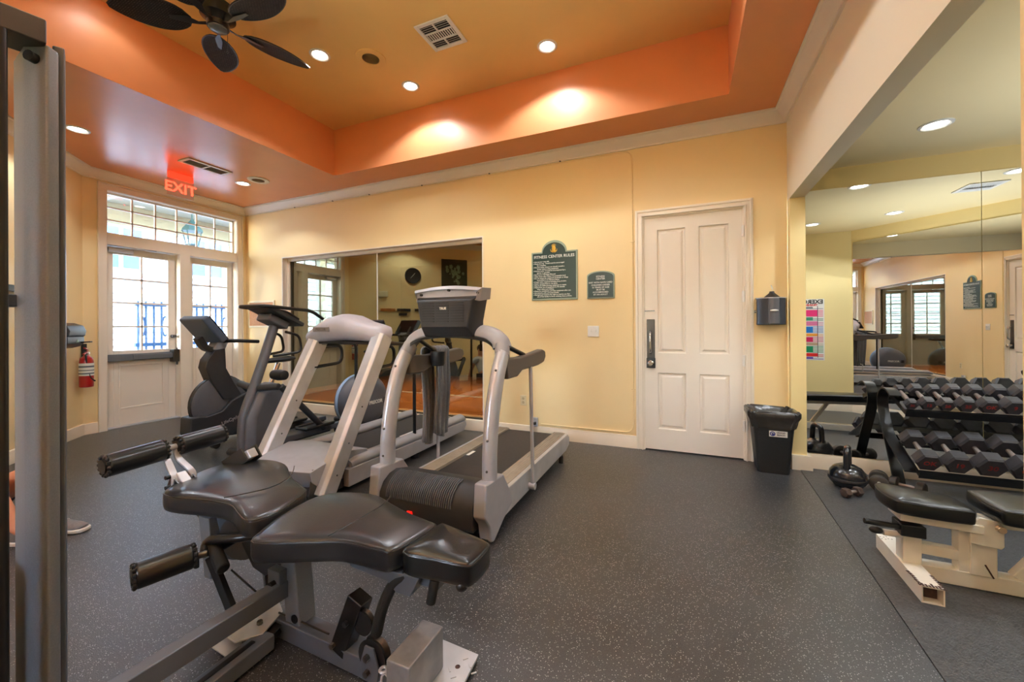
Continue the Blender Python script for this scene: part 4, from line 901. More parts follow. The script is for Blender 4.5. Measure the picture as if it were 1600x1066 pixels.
put('console', G().obb((xc, 2.94, 1.425), (.34, .045, .44), (1, 0, 0), (0, .42, .91), (0, -.91, .42)), DGREY, el, bev=.012)
put('console_back', G().obb((xc, 2.90, 1.37), (.20, .08, .24), (1, 0, 0), (0, .42, .91), (0, -.91, .42)), MGREY, el, bev=.015)
put('screen', G().obb((xc, 2.945, 1.462), (.26, .006, .17), (1, 0, 0), (0, .42, .91), (0, -.91, .42)), bpy.data.materials['dark_screen'], el)
put('top_handle', G().tube(fillet([(xc+.20, 3.36, 1.40), (xc+.20, 3.20, 1.49), (xc+.20, 2.66, 1.52), (xc-.20, 2.66, 1.52), (xc-.20, 3.20, 1.49), (xc-.20, 3.36, 1.40)], .07), .018), BLKMET, el)
for s in (-1, 1):
    put('grab_loop', G().tube(fillet([(xc+s*.12, 2.95, 1.26), (xc+s*.14, 3.10, 1.22), (xc+s*.14, 3.13, 1.04), (xc+s*.08, 2.84, 1.01)], .06), .014), BLKMET, el)
    put('pivot_grip', G().cyl((xc+s*.06, 2.70, .70), (xc+s*.30, 2.74, .72), .034), DGREY, el, bev=.01)
    put('swing_arm', G().tube([(xc+s*.30, 2.76, .72), (xc+s*.32, 3.02, .44), (xc+s*.27, 3.30, .18)], .032), DGREY, el)
    p = put('pedal_arm', G().box(xc+s*.22-.035, xc+s*.22+.035, 2.75, 3.75, .13, .19), MGREY, el, bev=.012)
    put('foot_plate', G().loft([[V(xc+s*.22+a, y, z) for a, z in ((-.085, .22), (.085, .22), (.085, .20), (-.085, .20))] for y in (3.05, 3.42)]).add(*(lambda q: (q.v, q.f))(G().tube([(xc+s*.22-.085, 3.42, .225), (xc+s*.22-.085, 3.05, .225), (xc+s*.22, 3.0, .24), (xc+s*.22+.085, 3.05, .225), (xc+s*.22+.085, 3.42, .225)], .014, 8))), BLACKP, p, bev=.004)
put('rear_link', G().box(xc-.05, xc+.05, 2.8, 3.6, .05, .11), DGREY, el, bev=.01)
put('arm_pad', G().lathe([(.02, -.10), (.05, -.085), (.06, 0), (.05, .085), (.02, .10)], (xc+.02, 2.95, .80), (1, 0, 0)), BLACKP, el)
put('drive_hub', G().lathe([(.18, -.19), (.27, -.17), (.315, -.12), (.32, 0), (.315, .12), (.27, .17), (.18, .19)], (xc+.17, 3.98, .37), (1, 0, 0), n=40, sx=1.05, sy=1), mat('slate_grey_plastic', (96, 98, 106), .38, nz=(12, .06), bump=(300, .04)), el, sharp=50)
put('hub_rim', G().lathe([(.322, -.02), (.330, -.01), (.330, .01), (.322, .02)], (xc+.09, 3.98, .37), (1, 0, 0), n=40, sx=1.05), mat('pale_blue_trim', (150, 180, 214), .3), el)
put('hub_base', G().box(xc-.03, xc+.34, 3.7, 4.26, .0, .20), DGREY, el, bev=.03)
put('maker_name', textg('PRECOR', .062, (xc+.362, 4.03, .35), (0, 1, 0), (0, 0, 1), bold=.0015, ext=.002), PORC, el)
put('name_band', G().box(xc+.345, xc+.358, 3.82, 4.24, .315, .385), BLACKP, el, bev=.004)

# ================================================================ EXERCISE BIKE
bk = thing('exercise_bike', 'dark upright exercise bike with a tilted console, in front of the exit doors', 'exercise bike', (-4.95, 3.1, 0))
xb = -4.95
put('lower_shroud', G().yz([(2.58, .34), (2.57, .15), (2.66, .09), (3.05, .05), (3.55, .12), (3.80, .25), (3.80, .42), (3.5, .54), (3.25, .56), (3.0, .46), (2.90, .36), (2.74, .33), (2.68, .345)], xb-.10, xb+.10), mat('graphite_plastic', (48, 50, 54), .4, nz=(10, .1), bump=(200, .05)), bk, bev=.02, seg=3)
put('wheel_cover', G().lathe([(.18, -.055), (.28, -.05), (.31, -.035), (.31, .035), (.28, .05), (.18, .055)], (xb, 2.93, .44), (1, 0, 0), n=36), MGREY, bk)
put('wheel_band', G().lathe([(.311, -.03), (.32, -.02), (.32, .02), (.311, .03)], (xb, 2.93, .44), (1, 0, 0), n=36), BLACKP, bk)
put('post', G().yz([(2.84, 1.06), (2.76, .95), (2.74, .86), (2.80, .70), (2.93, .48), (3.18, .44), (3.05, .66), (2.96, .84), (2.95, 1.07)], xb-.075, xb+.075), DGREY, bk, bev=.012, seg=3)
put('collar', G().sweep([(xb, 2.88, 1.04), (xb, 2.94, 1.18)], [(-.07, -.06), (.07, -.06), (.07, .06), (-.07, .06)], up=(0, 1, 0)), LGREY, bk, bev=.012)
put('console', G().obb((xb, 2.76, 1.29), (.44, .08, .34), (1, 0, 0), (0, .78, .62), (0, -.62, .78)), mat('blue_grey_plastic', (70, 84, 104), .35), bk, bev=.02, seg=3)
put('console_frame', G().obb((xb, 2.80, 1.325), (.38, .02, .28), (1, 0, 0), (0, .78, .62), (0, -.62, .78)), bpy.data.materials['dark_screen'], bk, bev=.01)
put('console_stem', G().sweep(smoothpath([(xb, 2.90, 1.06), (xb, 2.78, 1.08), (xb, 2.70, 1.20)]), [(-.05, -.03), (.05, -.03), (.05, .03), (-.05, .03)], up=(0, 0, 1)), DGREY, bk, bev=.008)
for s in (-1, 1):
    put('handlebar', G().tube(fillet([(xb+s*.03, 2.93, 1.15), (xb+s*.22, 2.95, 1.16), (xb+s*.22, 3.24, 1.14)], .05), .02), BLACKP, bk)
    put('aero_grip', G().tube([(xb+s*.12, 2.95, 1.16), (xb+s*.12, 2.84, 1.31)], .017), BLACKP, bk)
    put('crank', G().bar((xb+s*.12, 3.28, .36), (xb+s*.13, 3.28+s*.12, .36-s*.10), .02, .03), CHROME, bk)
    put('pedal', G().box(min(xb+s*.14, xb+s*.24), max(xb+s*.14, xb+s*.24), 3.28+s*.12-.05, 3.28+s*.12+.05, .345-s*.10, .375-s*.10), BLACKP, bk, bev=.006)
for y in (2.72, 3.72): 
    q = put('stabiliser', G().cyl((xb-.24, y, .045), (xb+.24, y, .045), .03), BLACKP, bk)
    for s in (-1, 1): put('end_cap', G().cyl((xb+s*.24, y, .04), (xb+s*.30, y, .04), .04), BLACKP, q, bev=.006)
put('seat_post', G().cyl((xb, 3.52, .50), (xb, 3.66, .84), .028), CHROME, bk)
sd = G().loft([[V(xb+w*math.cos(a*PI/8), y, z+h*math.sin(a*PI/8)) for a in range(16)] for y, w, h, z in ((3.46, .015, .015, .875), (3.50, .03, .03, .875), (3.60, .06, .035, .88), (3.70, .11, .04, .885), (3.78, .125, .042, .89), (3.84, .10, .03, .89), (3.86, .05, .015, .89))])
put('saddle', sd, BLACKP, bk)
put('maker_name', textg('LifeCycle', .055, (xb+.112, 2.98, .24), (0, 1, .25), (0, -.25, 1), bold=.0008, ext=.001), mat('silver_print', (150, 150, 150), .4), bk)

# ================================================================ MULTI-STATION LEG MACHINE AND WEIGHT TOWER
mg = thing('weight_machine', 'large grey weight tower with a padded leg bench and black foam rollers, in the foreground', 'weight machine', (-1.55, .9, 0))
def cl(lat, fwd, z): return V(lat*math.cos(YAW)-fwd*math.sin(YAW), lat*math.sin(YAW)+fwd*math.cos(YAW), z)
put('upright_post', G().prism([cl(-1.314, 1.06, .0), cl(-1.214, 1.0, .0), cl(-1.155, 1.0, .0), cl(-1.160, 1.03, .0), cl(-1.268, 1.12, .0), cl(-1.30, 1.12, .0)], (0, 0, 2.012)), GREYST2, mg, bev=.006)
put('rear_plate', G().prism([cl(-1.19, 1.042, 0), cl(-1.172, 1.055, 0), cl(-1.203, 1.085, 0), cl(-1.222, 1.07, 0)], (0, 0, 2.04)), GREYST, mg, bev=.004)
put('top_channel', G().bar(cl(-1.185, 1.02, 2.035), V(-1.70, -.45, 2.035), .10, .06), DGREY, mg, bev=.004)
put('top_bolt', G().cyl(cl(-1.185, .985, 1.975), cl(-1.185, 1.0, 1.975), .013, n=12), BLKMET, mg)
put('guide_rod', G().cyl(cl(-1.185, .93, 0), cl(-1.185, .93, 2.0), .0125), BLKMET, mg)
put('guide_rod', G().cyl((-1.52, -.02, .0), (-1.57, -.02, 2.0), .018), BLKMET, mg)
for k in range(10): put('weight_plate', G().box(-1.72, -1.50, -.28, .385, .10+k*.062, .157+k*.062), BLKMET, mg, bev=.004)
put('shroud_base', G().box(-1.74, -1.47, -.40, .39, .0, .095), BLKMET, mg, bev=.01)
put('cross_link', G().bar(cl(-1.30, 1.08, 1.375), V(-1.56, .10, 1.375), .05, .032), GREYST, mg, bev=.004)
put('rear_post', G().box(-1.70, -1.60, -.52, -.42, 0, 2.01), GREYST2, mg, bev=.006)
# long tube from the bench post back to the tower, and the floor frame
put('link_tube', G().bar((-1.55, 1.20, .215), (-1.565, .42, .215), .055, .07), GREYST, mg, bev=.005)
put('floor_tube', G().bar((-1.555, 1.10, .045), (-1.53, .42, .045), .075, .06), GREYST, mg, bev=.005)
put('frame_groove', G().bar((-1.555, 1.04, .077), (-1.53, .42, .077), .02, .004), BLKMET, mg)
put('base_tube', G().bar((-1.62, 1.20, .04), (-.86, 1.175, .04), .085, .075), GREYST, mg, bev=.005)
put('seat_post', G().loft([[V(x, y, z) for x, y in ((cx-.04, 1.165), (cx+.045, 1.165), (cx+.045, 1.245), (cx-.04, 1.245))] for cx, z in ((-1.50, .07), (-1.515, .22), (-1.545, .42))]), GREYST2, mg, bev=.005)
put('post_slot', G().cyl((-1.485, 1.162, .10), (-1.485, 1.175, .10), .018), BLKMET, mg)
put('pivot_bolt', G().cyl((-1.56, 1.15, .25), (-1.56, 1.11, .25), .013), BLKMET, mg)
put('pivot_bracket', G().box(-1.60, -1.53, 1.13, 1.17, .20, .30), GREYST, mg, bev=.004)
# bench pads: a flared seat, a narrow head pad, and the second flared seat beside them
def pad(name, outline, z0, z1, mt, parent, tilt=(0, 0), dome=.012):
    """upholstered pad: outline in plan (anticlockwise), soft edge, thicker crown"""
    c = sum((V(*p) for p in outline), V(0, 0))/len(outline)
    O = []
    n = len(outline)
    for i in range(n):
        a, b, d, e = (V(*outline[(i+k) % n]) for k in (-1, 0, 1, 2))
        for j in range(4):
            t = j/4; O.append(.5*((2*b)+(d-a)*t+(2*a-5*b+4*d-e)*t*t+(-a+3*b-3*d+e)*t**3))
    def R(k, z): return [V(c.x+(p.x-c.x)*k, c.y+(p.y-c.y)*k, z+(p.x-c.x)*tilt[0]+(p.y-c.y)*tilt[1]) for p in O]
    h = z1-z0
    g = G().loft([R(.93, z0), R(.985, z0+.006), R(1.0, z0+h*.3), R(1.0, z1-.018), R(.992, z1-.008), R(.975, z1-.003), R(.92, z1+dome*.25), R(.6, z1+dome*.8), R(.25, z1+dome)])
    o = put(name, g, mt, parent, sharp=70)
    put('piping', G().tube(R(.992, z1-.008), .0032, 6, True), VINYL, o); return o
seatA = pad('wide_pad', [(-1.475, .985), (-1.30, 1.06), (-1.17, 1.115), (-1.0, 1.125), (-.955, 1.14), (-.925, 1.24), (-.915, 1.345), (-.96, 1.365), (-1.08, 1.39), (-1.20, 1.43), (-1.34, 1.475), (-1.50, 1.445), (-1.585, 1.36), (-1.58, 1.20), (-1.535, 1.06)], .430, .515, VINYLW, mg, (.0, .02))
put('pad_seam', G().tube(smoothpath([(-1.235, 1.465, .532), (-1.20, 1.36, .538), (-1.20, 1.22, .537), (-1.225, 1.10, .526)]), .0025, 6), VINYL, seatA)
seatB = pad('end_pad', [(-.905, 1.13), (-.78, 1.155), (-.69, 1.175), (-.665, 1.20), (-.66, 1.29), (-.675, 1.335), (-.76, 1.345), (-.875, 1.355), (-.90, 1.34), (-.905, 1.24)], .430, .512, VINYL, mg, (-.10, 0))
seatC = pad('wide_pad', [(-1.655, 1.075), (-1.61, 1.10), (-1.60, 1.20), (-1.66, 1.36), (-1.72, 1.40), (-1.90, 1.47), (-2.08, 1.575), (-2.25, 1.585), (-2.38, 1.50), (-2.40, 1.33), (-2.30, 1.12), (-2.20, 1.075), (-2.0, 1.12), (-1.85, 1.135), (-1.74, 1.10)], .445, .53, VINYLW, mg, (-.015, .01))
put('pad_seam', G().tube(smoothpath([(-1.96, 1.54, .548), (-1.84, 1.42, .55), (-1.80, 1.28, .55), (-1.90, 1.14, .542)]), .0025, 6), VINYL, seatC)
put('pad_support', G().box(-1.54, -.80, 1.19, 1.27, .375, .42), GREYST, mg, bev=.005)
put('pad_bracket', G().xz([(-1.18, .42), (-.86, .42), (-.90, .345), (-.96, .345), (-1.0, .375), (-1.18, .39)], 1.16, 1.30), GREYST, mg, bev=.004)
put('pad_support', G().box(-2.28, -1.62, 1.24, 1.32, .385, .432), GREYST, mg, bev=.005)
put('support_gusset', G().xz([(-1.95, .40), (-1.58, .40), (-1.60, .28), (-1.72, .20), (-1.80, .22)], 1.20, 1.30), DGREY, mg, bev=.005)
# upper ankle rollers on a shaft, leaning arm below
ra, rb = V(-2.43, .945, .675), V(-2.43, 1.45, .70)
d = (rb-ra).normalized()
def roller(p, q, r, parent):
    g = G().cyl(p, q, r, n=24); o = put('foam_roller', g, VINYL, parent, bev=.012, seg=3)
    for e, s in ((p, -1), (q, 1)):
        dd, a, u = ortho(q-p); put('gathered_end', merge(*[G().ball(e+(a*math.cos(k*PI/7)+u*math.sin(k*PI/7))*r*.86+dd*s*.002, .009, 6, 5) for k in range(14)], G().cyl(e-dd*.004, e+dd*s*.012, r*.62, n=16)), BLACKP, o)
    return o
roller(ra, ra+d*.225, .052, mg); roller(rb-d*.215, rb, .050, mg)
put('roller_shaft', G().cyl(ra+d*.2, rb-d*.1, .016), LGREY, mg)
put('roller_yoke', G().sweep(smoothpath([ra+d*.225, ra+d*.22+V(.02, .01, -.05), (-2.34, 1.17, .56), (-2.34, 1.17, .50)]), [(-.015, -.006), (.015, -.006), (.015, .006), (-.015, .006)], up=(1, 0, 0)), SILVER, mg, bev=.002)
put('roller_yoke', G().sweep(smoothpath([rb-d*.215, rb-d*.22+V(.02, -.01, -.05), (-2.34, 1.25, .56), (-2.34, 1.25, .50)]), [(-.015, -.006), (.015, -.006), (.015, .006), (-.015, .006)], up=(1, 0, 0)), SILVER, mg, bev=.002)
put('roller_arm', G().bar((-2.36, 1.20, .56), (-2.06, 1.22, .31), .045, .05), BRUSH, mg, bev=.005)
put('arm_side_plate', merge(G().bar((-2.37, 1.165, .54), (-2.10, 1.18, .40), .006, .06), G().bar((-2.37, 1.245, .54), (-2.10, 1.26, .40), .006, .06)), STEELD, mg)
for z in (.52, .57): put('arm_bolt', G().cyl((-2.335, 1.15, z), (-2.335, 1.13, z), .010), BLKMET, mg)
put('end_block', G().bar((-2.36, 1.47, .525), (-2.24, 1.50, .60), .055, .05), BRUSH, mg, bev=.004)
put('end_bracket', merge(G().bar((-2.37, 1.43, .52), (-2.25, 1.46, .60), .008, .08), G().bar((-2.37, 1.52, .52), (-2.25, 1.54, .60), .008, .08)), STEELD, mg)
# cam, lever, lower roller
put('main_strut', G().loft([[V(-2.11, 1.15, .42), V(-2.03, 1.15, .42), V(-2.03, 1.22, .42), V(-2.11, 1.22, .42)], [V(-2.06, 1.14, .24), V(-1.99, 1.14, .24), V(-1.99, 1.20, .24), V(-2.06, 1.20, .24)], [V(-2.05, 1.14, .15), V(-2.0, 1.14, .15), V(-2.0, 1.19, .15), V(-2.05, 1.19, .15)]]), GREYST2, mg, bev=.005)
for k, (x, r) in enumerate(((-1.955, .115), (-1.90, .105), (-1.86, .085))):
    put('cam_disc', G().lathe([(r*.5, -.010), (r, -.010), (r*.9, 0), (r, .010), (r*.5, .010)], (x, 1.22, .33), (.35, -1, 0), n=28), STEELD if k else GREYST, mg)
put('cam_hub', G().cyl((-1.90, 1.10, .33), (-1.94, 1.32, .33), .022), BLKMET, mg)
put('lever_bar', G().tube(fillet([(-1.66, 1.20, .41), (-1.74, 1.12, .405), (-1.88, 1.08, .39), (-1.93, 1.08, .36), (-1.88, 1.05, .34)], .06), .019), BLKMET, mg)
put('foam_grip', G().cyl((-1.93, 1.10, .37), (-1.765, 1.055, .30), .026, n=18), FOAM, mg, bev=.008)
pa, pb = V(-1.97, .80, .365), V(-1.90, 1.0, .365)
roller(V(-1.955, .845, .345), V(-1.895, 1.015, .350), .050, mg)
put('roller_shaft', G().cyl((-1.90, 1.0, .345), (-1.86, 1.05, .35), .014), STEELD, mg)
put('adjust_bolt', G().cyl((-1.90, 1.03, .325), (-1.90, 1.03, .29), .009), BLKMET, mg)
put('leg_lever', G().bar((-1.86, 1.06, .33), (-1.755, 1.10, .06), .028, .032), BLKMET, mg, bev=.003)
put('leg_lever', G().bar((-1.86, 1.28, .33), (-1.70, 1.22, .05), .028, .032), BLKMET, mg, bev=.003)
put('cable', G().tube([(-1.82, 1.12, .25), (-1.70, 1.18, .12)], .004, 6), BLKMET, mg)
put('pulley_plate', G().xy([(-1.86, 1.14), (-1.76, 1.02), (-1.62, 1.01), (-1.56, 1.08), (-1.60, 1.20), (-1.70, 1.25)], .07, .078), BRUSH, mg, bev=.002)
put('pulley_plate', G().xy([(-1.86, 1.14), (-1.76, 1.0), (-1.62, .99), (-1.54, 1.07), (-1.60, 1.20), (-1.70, 1.25)], .02, .028), BRUSH, mg, bev=.002)
put('floor_pulley', G().lathe([(.02, -.012), (.072, -.014), (.062, 0), (.072, .014), (.02, .012)], (-1.61, 1.115, .050), n=28), BLACKP, mg)
put('pulley_bolt', G().cyl((-1.62, 1.11, .078), (-1.62, 1.11, .092), .011, n=6), STEELD, mg)
put('cable', G().tube([(-1.60, 1.18, .085), (-1.47, 1.175, .09), (-1.30, 1.17, .09)], .004, 6), BLKMET, mg)
# low-row hardware on the base tube
put('angled_post', G().bar((-1.235, 1.175, .05), (-1.155, 1.19, .265), .065, .075, up=(1, 0, 0)), BLKMET, mg, bev=.005)
for p in ((-1.235, 1.133, .095), (-1.175, 1.14, .19)): put('post_bolt', G().cyl(p, (p[0], p[1]-.014, p[2]), .011, n=6), STEELD, mg)
put('small_pulley', G().lathe([(.012, -.010), (.045, -.011), (.037, 0), (.045, .011), (.012, .010)], (-1.12, 1.17, .19), (0, 1, 0), n=22), BLACKP, mg)
put('swivel_pulley', G().lathe([(.012, -.014), (.062, -.016), (.052, 0), (.062, .016), (.012, .014)], (-1.055, 1.155, .10), (0, 1, 0), n=26), BLACKP, mg)
put('pulley_cheek', G().xz([(-1.09, .02), (-1.02, .02), (-1.01, .075), (-1.035, .145), (-1.075, .145), (-1.095, .08)], 1.125, 1.133), GREYST, mg, bev=.002)
for z in (.055, .11): put('post_bolt', G().cyl((-1.06, 1.126, z), (-1.06, 1.11, z), .012, n=6), STEELD, mg)
put('foam_lever', G().tube(smoothpath([(-1.06, 1.17, .165), (-1.03, 1.17, .27), (-.985, 1.175, .36), (-.925, 1.18, .41)]), .021, 12), FOAM, mg)
put('lever_tube', G().tube([(-.93, 1.18, .405), (-.86, 1.30, .44)], .011), SILVER, mg)
put('foam_grip', G().cyl((-.80, 1.17, .43), (-.815, 1.165, .345), .017), FOAM, mg, bev=.004)
put('end_cap', G().ball((-.705, 1.19, .42), .022), BLACKP, mg)
put('carabiner', G().tube([(-.975+.018*math.cos(a*PI/6), 1.12, .05+.034*math.sin(a*PI/6)) for a in range(12)], .005, 6, True, up=(0, 1, 0)), SILVER, mg)
put('chain_link', G().tube([(-.985+.012*math.cos(a*PI/6), 1.12+.012*math.sin(a*PI/6), .093) for a in range(12)], .005, 6, True), SILVER, mg)
put('foot_block', G().box(-.93, -.835, 1.07, 1.275, .03, .185), mat('scuffed_grey_steel', (128, 128, 132), .35, .3, nz=(14, .22)), mg, bev=.006)
put('block_end', G().box(-.932, -.926, 1.08, 1.265, .04, .175), BLKMET, mg)
put('tread_plate', merge(G().xy([(-1.06, 1.03), (-.83, .99), (-.72, 1.10), (-.745, 1.38), (-.92, 1.39)], .018, .028), *[G().obb((-.81+.03*((i*7) % 4), 1.10+.022*i, .029), (.02, .005, .003), (.7, .7 if i % 2 else -.7, 0), (-.7 if i % 2 else .7, .7, 0), ZZ) for i in range(12)]), BRUSH, mg)
put('plate_rust_mark', G().lathe([(.010, .0281), (.001, .0286)], (-.79, 1.30, 0), n=10), RUST, mg)

# ================================================================ PERSON ON THE FLOOR BEHIND THE TOWER
def skinned(name, verts, edges, radii, m, parent, root=0, sub=2, label=None):
    L = root_loc(parent); me = bpy.data.meshes.new(name); me.from_pydata([Vector(v)-L for v in verts], edges, []); me.materials.append(m)
    o = bpy.data.objects.new(name, me); COL.objects.link(o); o.parent = parent
    sk = o.modifiers.new('skin', 'SKIN'); sk.use_smooth_shade = True
    lay = me.skin_vertices[0].data if me.skin_vertices else None
    if lay is None:
        bm = bmesh.new(); bm.from_mesh(me); bm.verts.layers.skin.verify(); bm.to_mesh(me); bm.free(); lay = me.skin_vertices[0].data
    for i, r in enumerate(radii): lay[i].radius = (r, r) if not hasattr(r, '__len__') else r; lay[i].use_root = (i == root)
    q = o.modifiers.new('subsurf', 'SUBSURF'); q.levels = sub; q.render_levels = sub
    if label: o['label'] = label
    return o
PF = V(.918, .396, 0); PS = V(-.396, .918, 0); P0 = V(-4.215, .92, 0)      # facing the open floor; side vector
def pp_(f, s, z): return P0+PF*f+PS*s+V(0, 0, z)
per = thing('person', 'person in dark shorts and grey trainers sitting on the floor behind the weight tower', 'person', (P0.x, P0.y, 0))
vs = [pp_(0, 0, .13), pp_(-.06, 0, .30), pp_(-.13, 0, .46), pp_(-.17, 0, .56), pp_(-.175, 0, .64), pp_(-.15, 0, .73), pp_(-.13, 0, .80)]
rd = [(.15, .11), (.13, .10), (.15, .11), (.12, .08), .05, .085, .07]
ed = [(i, i+1) for i in range(6)]
for s in (-1, 1):
    b = len(vs); vs += [pp_(-.165, s*.17, .545), pp_(-.26, s*.20, .32), pp_(-.35, s*.20, .10), pp_(-.34, s*.21, .035)]; rd += [.055, .043, .032, .022]
    ed += [(3, b), (b, b+1), (b+1, b+2), (b+2, b+3)]
    b = len(vs); vs += [pp_(.04, s*.10, .12), pp_(.24, s*.11, .30), pp_(.34, s*.10, .38), pp_(.42, s*.085, .22), pp_(.50, s*.075, .09), pp_(.57, s*.075, .055)]; rd += [.095, .075, .055, .05, .034, .035]
    ed += [(0, b), (b, b+1), (b+1, b+2), (b+2, b+3), (b+3, b+4), (b+4, b+5)]
body = skinned('body', vs, ed, rd, SKIN, per)
skinned('shirt', [pp_(-.01, 0, .16), pp_(-.06, 0, .30), pp_(-.13, 0, .46), pp_(-.17, 0, .565), pp_(-.165, .17, .55), pp_(-.21, .19, .44), pp_(-.165, -.17, .55), pp_(-.21, -.19, .44)], [(0, 1), (1, 2), (2, 3), (3, 4), (4, 5), (3, 6), (6, 7)], [(.155, .12), (.145, .115), (.165, .12), (.12, .085), .065, .062, .065, .062], SHIRT, per)
skinned('shorts', [pp_(-.02, 0, .13), pp_(.05, .10, .13), pp_(.22, .11, .29), pp_(.05, -.10, .13), pp_(.22, -.11, .29)], [(0, 1), (1, 2), (0, 3), (3, 4)], [(.16, .115), .105, .088, .105, .088], SHORTS, per)
hd = V(*pp_(-.125, 0, .78))
put('hair', G().ball(hd+V(0, 0, .03)-PF*.02, (.098, .098, .095)), HAIRM, per)
put('nose', G().ball(hd+PF*.095-V(0, 0, .015), (.014, .014, .02), 8, 6), SKIN, per)
for s in (-1, 1):
    put('eye', G().ball(hd+PF*.078+PS*s*.032+V(0, 0, .008), .009, 8, 6), BLACKP, per)
    put('ear', G().ball(hd+PS*s*.088-V(0, 0, .01), (.018, .018, .03), 8, 6), SKIN, per)
    for k in range(5):
        q = pp_(-.35, s*.21, .022); a = (k-2)*.3*1.0; dv = (-PF*math.cos(a)+PS*math.sin(a)*s)*(.08 if k else .05)
        put('finger', G().tube([q, q+dv*.6+V(0, 0, .004), q+dv-V(0, 0, .008)], .008, 8), SKIN, per)
put('mouth', G().obb(hd+PF*.088-V(0, 0, .045), (.012, .04, .008), PF, PS, ZZ), mat('lip', (176, 96, 88), .5), per)
for s in (-1, 1):
    f0 = pp_(.49, s*.075, 0); sh = []
    for t, w, z1, dz in ((0, .022, .075, .0), (.03, .036, .095, 0), (.09, .038, .105, 0), (.15, .04, .085, 0), (.20, .046, .068, 0), (.25, .045, .055, .003), (.285, .03, .04, .008), (.295, .012, .03, .014)):
        c = f0-PF*.03+PF*t; sh.append([c+PS*w*math.cos(a*PI/7)+V(0, 0, .022+dz+max(0, math.sin(a*PI/7))*(z1-.022)) for a in range(8)]+[c+PS*w*math.cos(PI+a*PI/4)+V(0, 0, .022+dz) for a in range(1, 4)])
    so_ = put('trainer', G().loft(sh), SHOEM, per, sharp=60)
    sl = [(-.03, .03), (.02, .043), (.10, .044), (.18, .05), (.23, .05), (.265, .034), (.272, .0)]
    ol = [f0+PF*x+PS*w for x, w in sl]+[f0+PF*x-PS*w for x, w in reversed(sl[:-1])]
    put('sole', G().prism([p+V(0, 0, .002) for p in ol], (0, 0, .024)), SOLE, so_, bev=.005)
    for k in range(4): put('lace', G().tube([f0+PF*(.07+k*.022)-PS*.02+V(0, 0, .10-k*.010), f0+PF*(.075+k*.022)+V(0, 0, .108-k*.010), f0+PF*(.07+k*.022)+PS*.02+V(0, 0, .10-k*.010)], .003, 6), SWHITE, so_)
o = put('exercise_block', G().obb(pp_(-.10, -.62, .08), (.20, .10, .155), PF, PS, ZZ), mat('red_foam', (226, 44, 36), .6), bev=.012)
tag(o, 'small bright red foam block on the floor just behind the weight stack', 'exercise block')

# ================================================================ WHITE WEIGHT BENCH
wb = thing('weight_bench', 'ivory steel weight bench with black pads and chipped square feet, cut by the right edge', 'bench', (1.4, 2.72, 0))
def sqtube(p, q, w, h, t=.006, up=(0, 0, 1)):
    p, q = Vector(p), Vector(q); d, a, u = ortho(q-p, up); R = lambda c, k: [c+a*x*(w/2-k)+u*y*(h/2-k) for x, y in ((-1, -1), (1, -1), (1, 1), (-1, 1))]
    return G().loft([R(p+d*.05, t), R(p, t), R(p, 0), R(q, 0), R(q, t), R(q-d*.05, t)])
ft = put('front_foot', sqtube((1.045, 2.475, .043), (1.055, 2.99, .043), .082, .080), WPAINT, wb)
put('foot_inside', G().box(1.013, 1.078, 2.52, 2.53, .01, .076), RUST, ft)
put('chipped_rim', merge(*[G().obb((1.045+(-.041 if i % 2 else .041)+random.uniform(-.002, .002), 2.476+i*.009, .0825), (.012, .013, .0015), (1, .3, 0), (-.3, 1, 0), ZZ) for i in range(14)], *[G().box(1.008+k*.012, 1.017+k*.012, 2.474, 2.49+.02*random.random(), .0825, .0838) for k in range(6)]), RUST, ft)
put('chip_mark', merge(*[G().obb((1.02+.016*(i % 4), 2.93+.012*(i//2), .0832), (.007, .004, .001), (1, 0, 0), (0, 1, 0), ZZ) for i in range(7)]), RUST, ft)
rear = put('rear_foot', sqtube((2.25, 2.46, .043), (2.25, 2.98, .043), .082, .080), WPAINT, wb)
put('base_rail', G().bar((1.09, 2.735, .043), (2.22, 2.735, .043), .075, .075), WPAINT, wb, bev=.004)
put('front_post', G().box(1.02, 1.095, 2.69, 2.77, .075, .255), WPAINT, wb, bev=.004)
put('middle_post', G().box(1.275, 1.37, 2.69, 2.77, .075, .30), WPAINT, wb, bev=.004)
put('inner_post', G().box(1.235, 1.278, 2.70, 2.76, .075, .285), WPAINT, wb, bev=.004)
put('cross_tube', G().bar((1.09, 2.73, .158), (1.28, 2.73, .150), .055, .05), WPAINT, wb, bev=.004)
put('pivot_plate', G().xz([(1.265, .235), (1.375, .225), (1.385, .24), (1.385, .315), (1.36, .36), (1.30, .365), (1.265, .33)], 2.672, 2.69), WPAINT, wb, bev=.004)
put('pivot_bolt', G().cyl((1.365, 2.672, .328), (1.365, 2.645, .328), .016), mat('brass_bolt', (210, 180, 150), .35, .6), wb, bev=.003)
put('scratch', G().bar((1.325, 2.689, .135), (1.355, 2.689, .075), .002, .006), RUST, wb)
put('seat_rail', G().bar((1.0, 2.73, .322), (1.31, 2.73, .310), .14, .04), WPAINT, wb, bev=.003)
put('back_rail', G().bar((1.33, 2.73, .335), (2.1, 2.73, .36), .06, .045), WPAINT, wb, bev=.003)
put('rear_post', G().box(2.0, 2.07, 2.69, 2.77, .075, .34), WPAINT, wb, bev=.004)
put('ladder_tube', G().bar((1.45, 2.735, .08), (1.62, 2.735, .34), .04, .04), WPAINT, wb, bev=.003)
pad('seat_pad', [(.955, 2.63), (.99, 2.605), (1.12, 2.61), (1.24, 2.63), (1.275, 2.655), (1.275, 2.80), (1.24, 2.825), (1.12, 2.845), (.99, 2.855), (.955, 2.83), (.94, 2.73)], .345, .415, VINYL, wb, (.0-.06, 0), .014)
